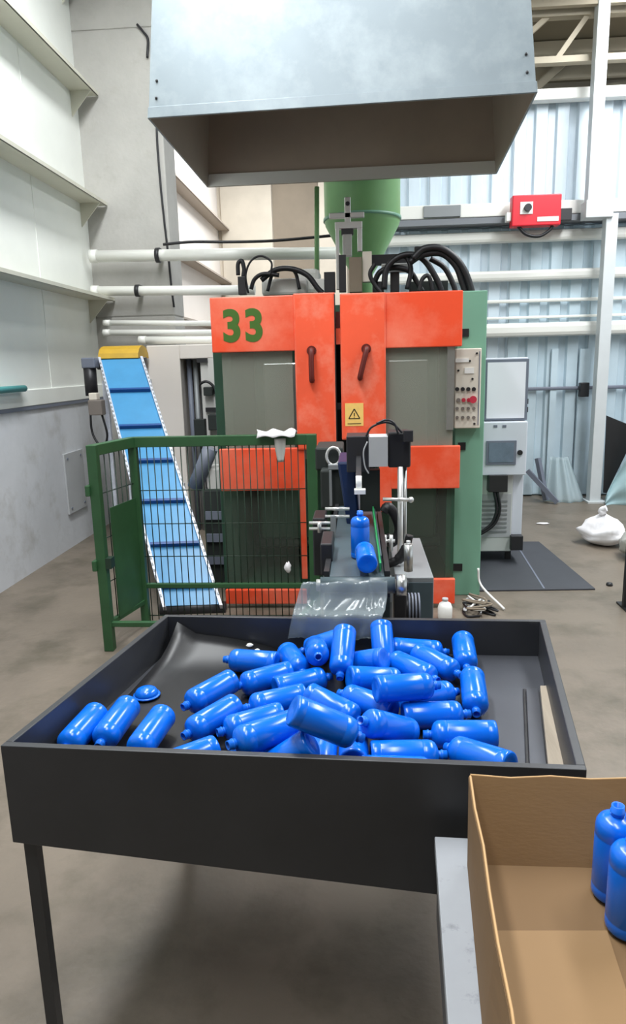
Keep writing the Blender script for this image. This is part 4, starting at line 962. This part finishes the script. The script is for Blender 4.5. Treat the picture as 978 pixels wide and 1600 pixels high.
q = Vector((2.10, 6.0, 0.30)); MB().tube(arc([(q.x, q.y, q.z-0.02), (q.x-0.02, q.y, q.z+0.015), (q.x+0.015, q.y-0.02, q.z+0.035)], 5), [0.03]*5+[0.024]*5+[0.03], 8).build('tied_neck', 'sack', s1)
s2 = sack('woven_sack', (2.30, 5.62, 0), 0.20, 0.15, 0.12, 9, 'sack_grey', 'greyish woven sack in front of the white plastic sack', (2.32, 5.68, 0.27))
MB().tube(arc([(2.16, 5.52, 0.10), (2.13, 5.49, 0.06), (2.15, 5.49, 0.03)], 5), 0.012, 6).build('sack_ear', 'sack_grey', s2)
cr = thing('black_stand', 'slim black metal stand on two feet at the right picture edge', 'stand', (1.98, 4.5, 0))
q = oz(976, 952, 0)
zt_ = oy(975, 815, q.y).z
MB().box(q.x-0.01, q.x+0.025, q.y, q.y+0.03, 0.0, zt_).build('leg', 'cable', cr); MB().box(q.x+0.40, q.x+0.435, q.y, q.y+0.03, 0.0, zt_).build('leg', 'cable', cr)
MB().box(q.x-0.01, q.x+0.435, q.y, q.y+0.03, zt_, zt_+0.03).build('cross_bar', 'cable', cr)
MB().box(q.x-0.012, q.x+0.027, q.y-0.10, q.y+0.12, 0.0, 0.012).build('foot', 'cable', cr); MB().box(q.x+0.398, q.x+0.437, q.y-0.10, q.y+0.12, 0.0, 0.012).build('foot', 'cable', cr)
# sheets and bars leaning at the back wall
pts = [oy(px, py, 7.86) for px, py in ((951, 650), (985, 664), (985, 700), (948, 771), (943, 770))]
bb = MB().prism([(p_.x, 7.86, max(0.0, p_.z)) for p_ in pts], (0, 0.012, 0))
bb.v = [(v[0], v[1]+0.07*v[2], v[2]) for v in bb.v]
tag(bb.build('black_sheet', 'black_rubber'), 'black pointed sheet leaning at the back wall by the post', 'sheet')
a = oy(984, 690, 7.7)
def pf(u, v):
    x_ = oy(948, 772, 7.7).x + u*0.75; top = 0.05+0.95*min(1, u*1.9)
    return (x_+0.01*sin(9*v), 7.70+0.04*sin(14*u)+0.03*sin(9*v+4*u)+0.05*v, top*v)
tag(MB().grid(pf, 24, 14).build('plastic_sheeting', 'pale_film', solid=0.006), 'pale blue plastic sheeting propped in front of the black sheet', 'plastic sheet')
def pf2(u, v):
    c = oz(872, 776, 0); w = 0.30*(1-0.55*v)
    return (c.x+w*(u-0.5)*1.5-0.05*v, c.y-0.26-0.12*sin(pi*u)*(1-0.5*v)+0.02*sin(20*u)+0.10*v, 0.50*v)
tag(MB().grid(pf2, 26, 12).build('film_heap', 'film_pale', solid=0.003), 'crumpled translucent film heaped against the corrugated wall', 'plastic sheet')
for k, (u0, u1, lab) in enumerate((((824, 735), (862, 782), 'dark grey bar leaning beside the control cabinet, the front one'), ((840, 716), (836, 772), 'dark grey bar leaning beside the control cabinet, the rear one'))):
    a = oy(u0[0], u0[1], 7.45); b = oz(u1[0], u1[1], 0.0); b.z = 0.02
    b.y = min(b.y, 7.8)+0.12*k; a = oy(u0[0], u0[1], b.y+0.12)
    tag(MB().bar(tuple(a), tuple(b), 0.05, 0.05).build('steel_bar', 'frame_grey'), lab, 'bar')
q = oz(930, 774, 0); q.y = 8.09; q.x -= 0.06
tag(MB().tube([(q.x, q.y-0.02, 0.0), (q.x-0.01, q.y+0.0, 0.4), (q.x, q.y+0.04, 0.72)], 0.035, 8).build('rubber_tube', 'black_rubber'), 'upright black rubber tube beside the foot of the steel post', 'tube')
for (px0, px1, py) in ((862, 872, 545), (906, 922, 545)):
    a = oy(px0, py, BY-0.03); b = oy(px1, py, BY-0.03)
    struct(MB().box(a.x, b.x, BY-0.05, BY-0.02, 0, a.z).build('trim_%d' % gi, 'grey_blue_sheet')); gi += 1
a = oy(912, 606, 8.2); tag(MB().box(a.x-0.05, a.x+0.05, 8.15, 8.238, a.z-0.10, a.z+0.06).build('door_lock', 'dark_metal', bevel=0.01), 'dark lock case on the corrugated back wall left of the post', 'lock')
q = oz(848, 819, 0); tag(wad((q.x, q.y, 0.008), 0.06, 0.03, 0.008, 4).build('paper_scrap', 'sack'), 'flat white scrap on the floor behind the rubber mat', 'scrap')
q = oz(952, 915, 0); tag(MB().lathe([(0.02, 0), (0.024, 0.006), (0.02, 0.02), (0.006, 0.024)], 12, q.x, q.y).build('rubber_puck', 'dark_metal'), 'small dark round stopper on the floor right of the mat', 'stopper')
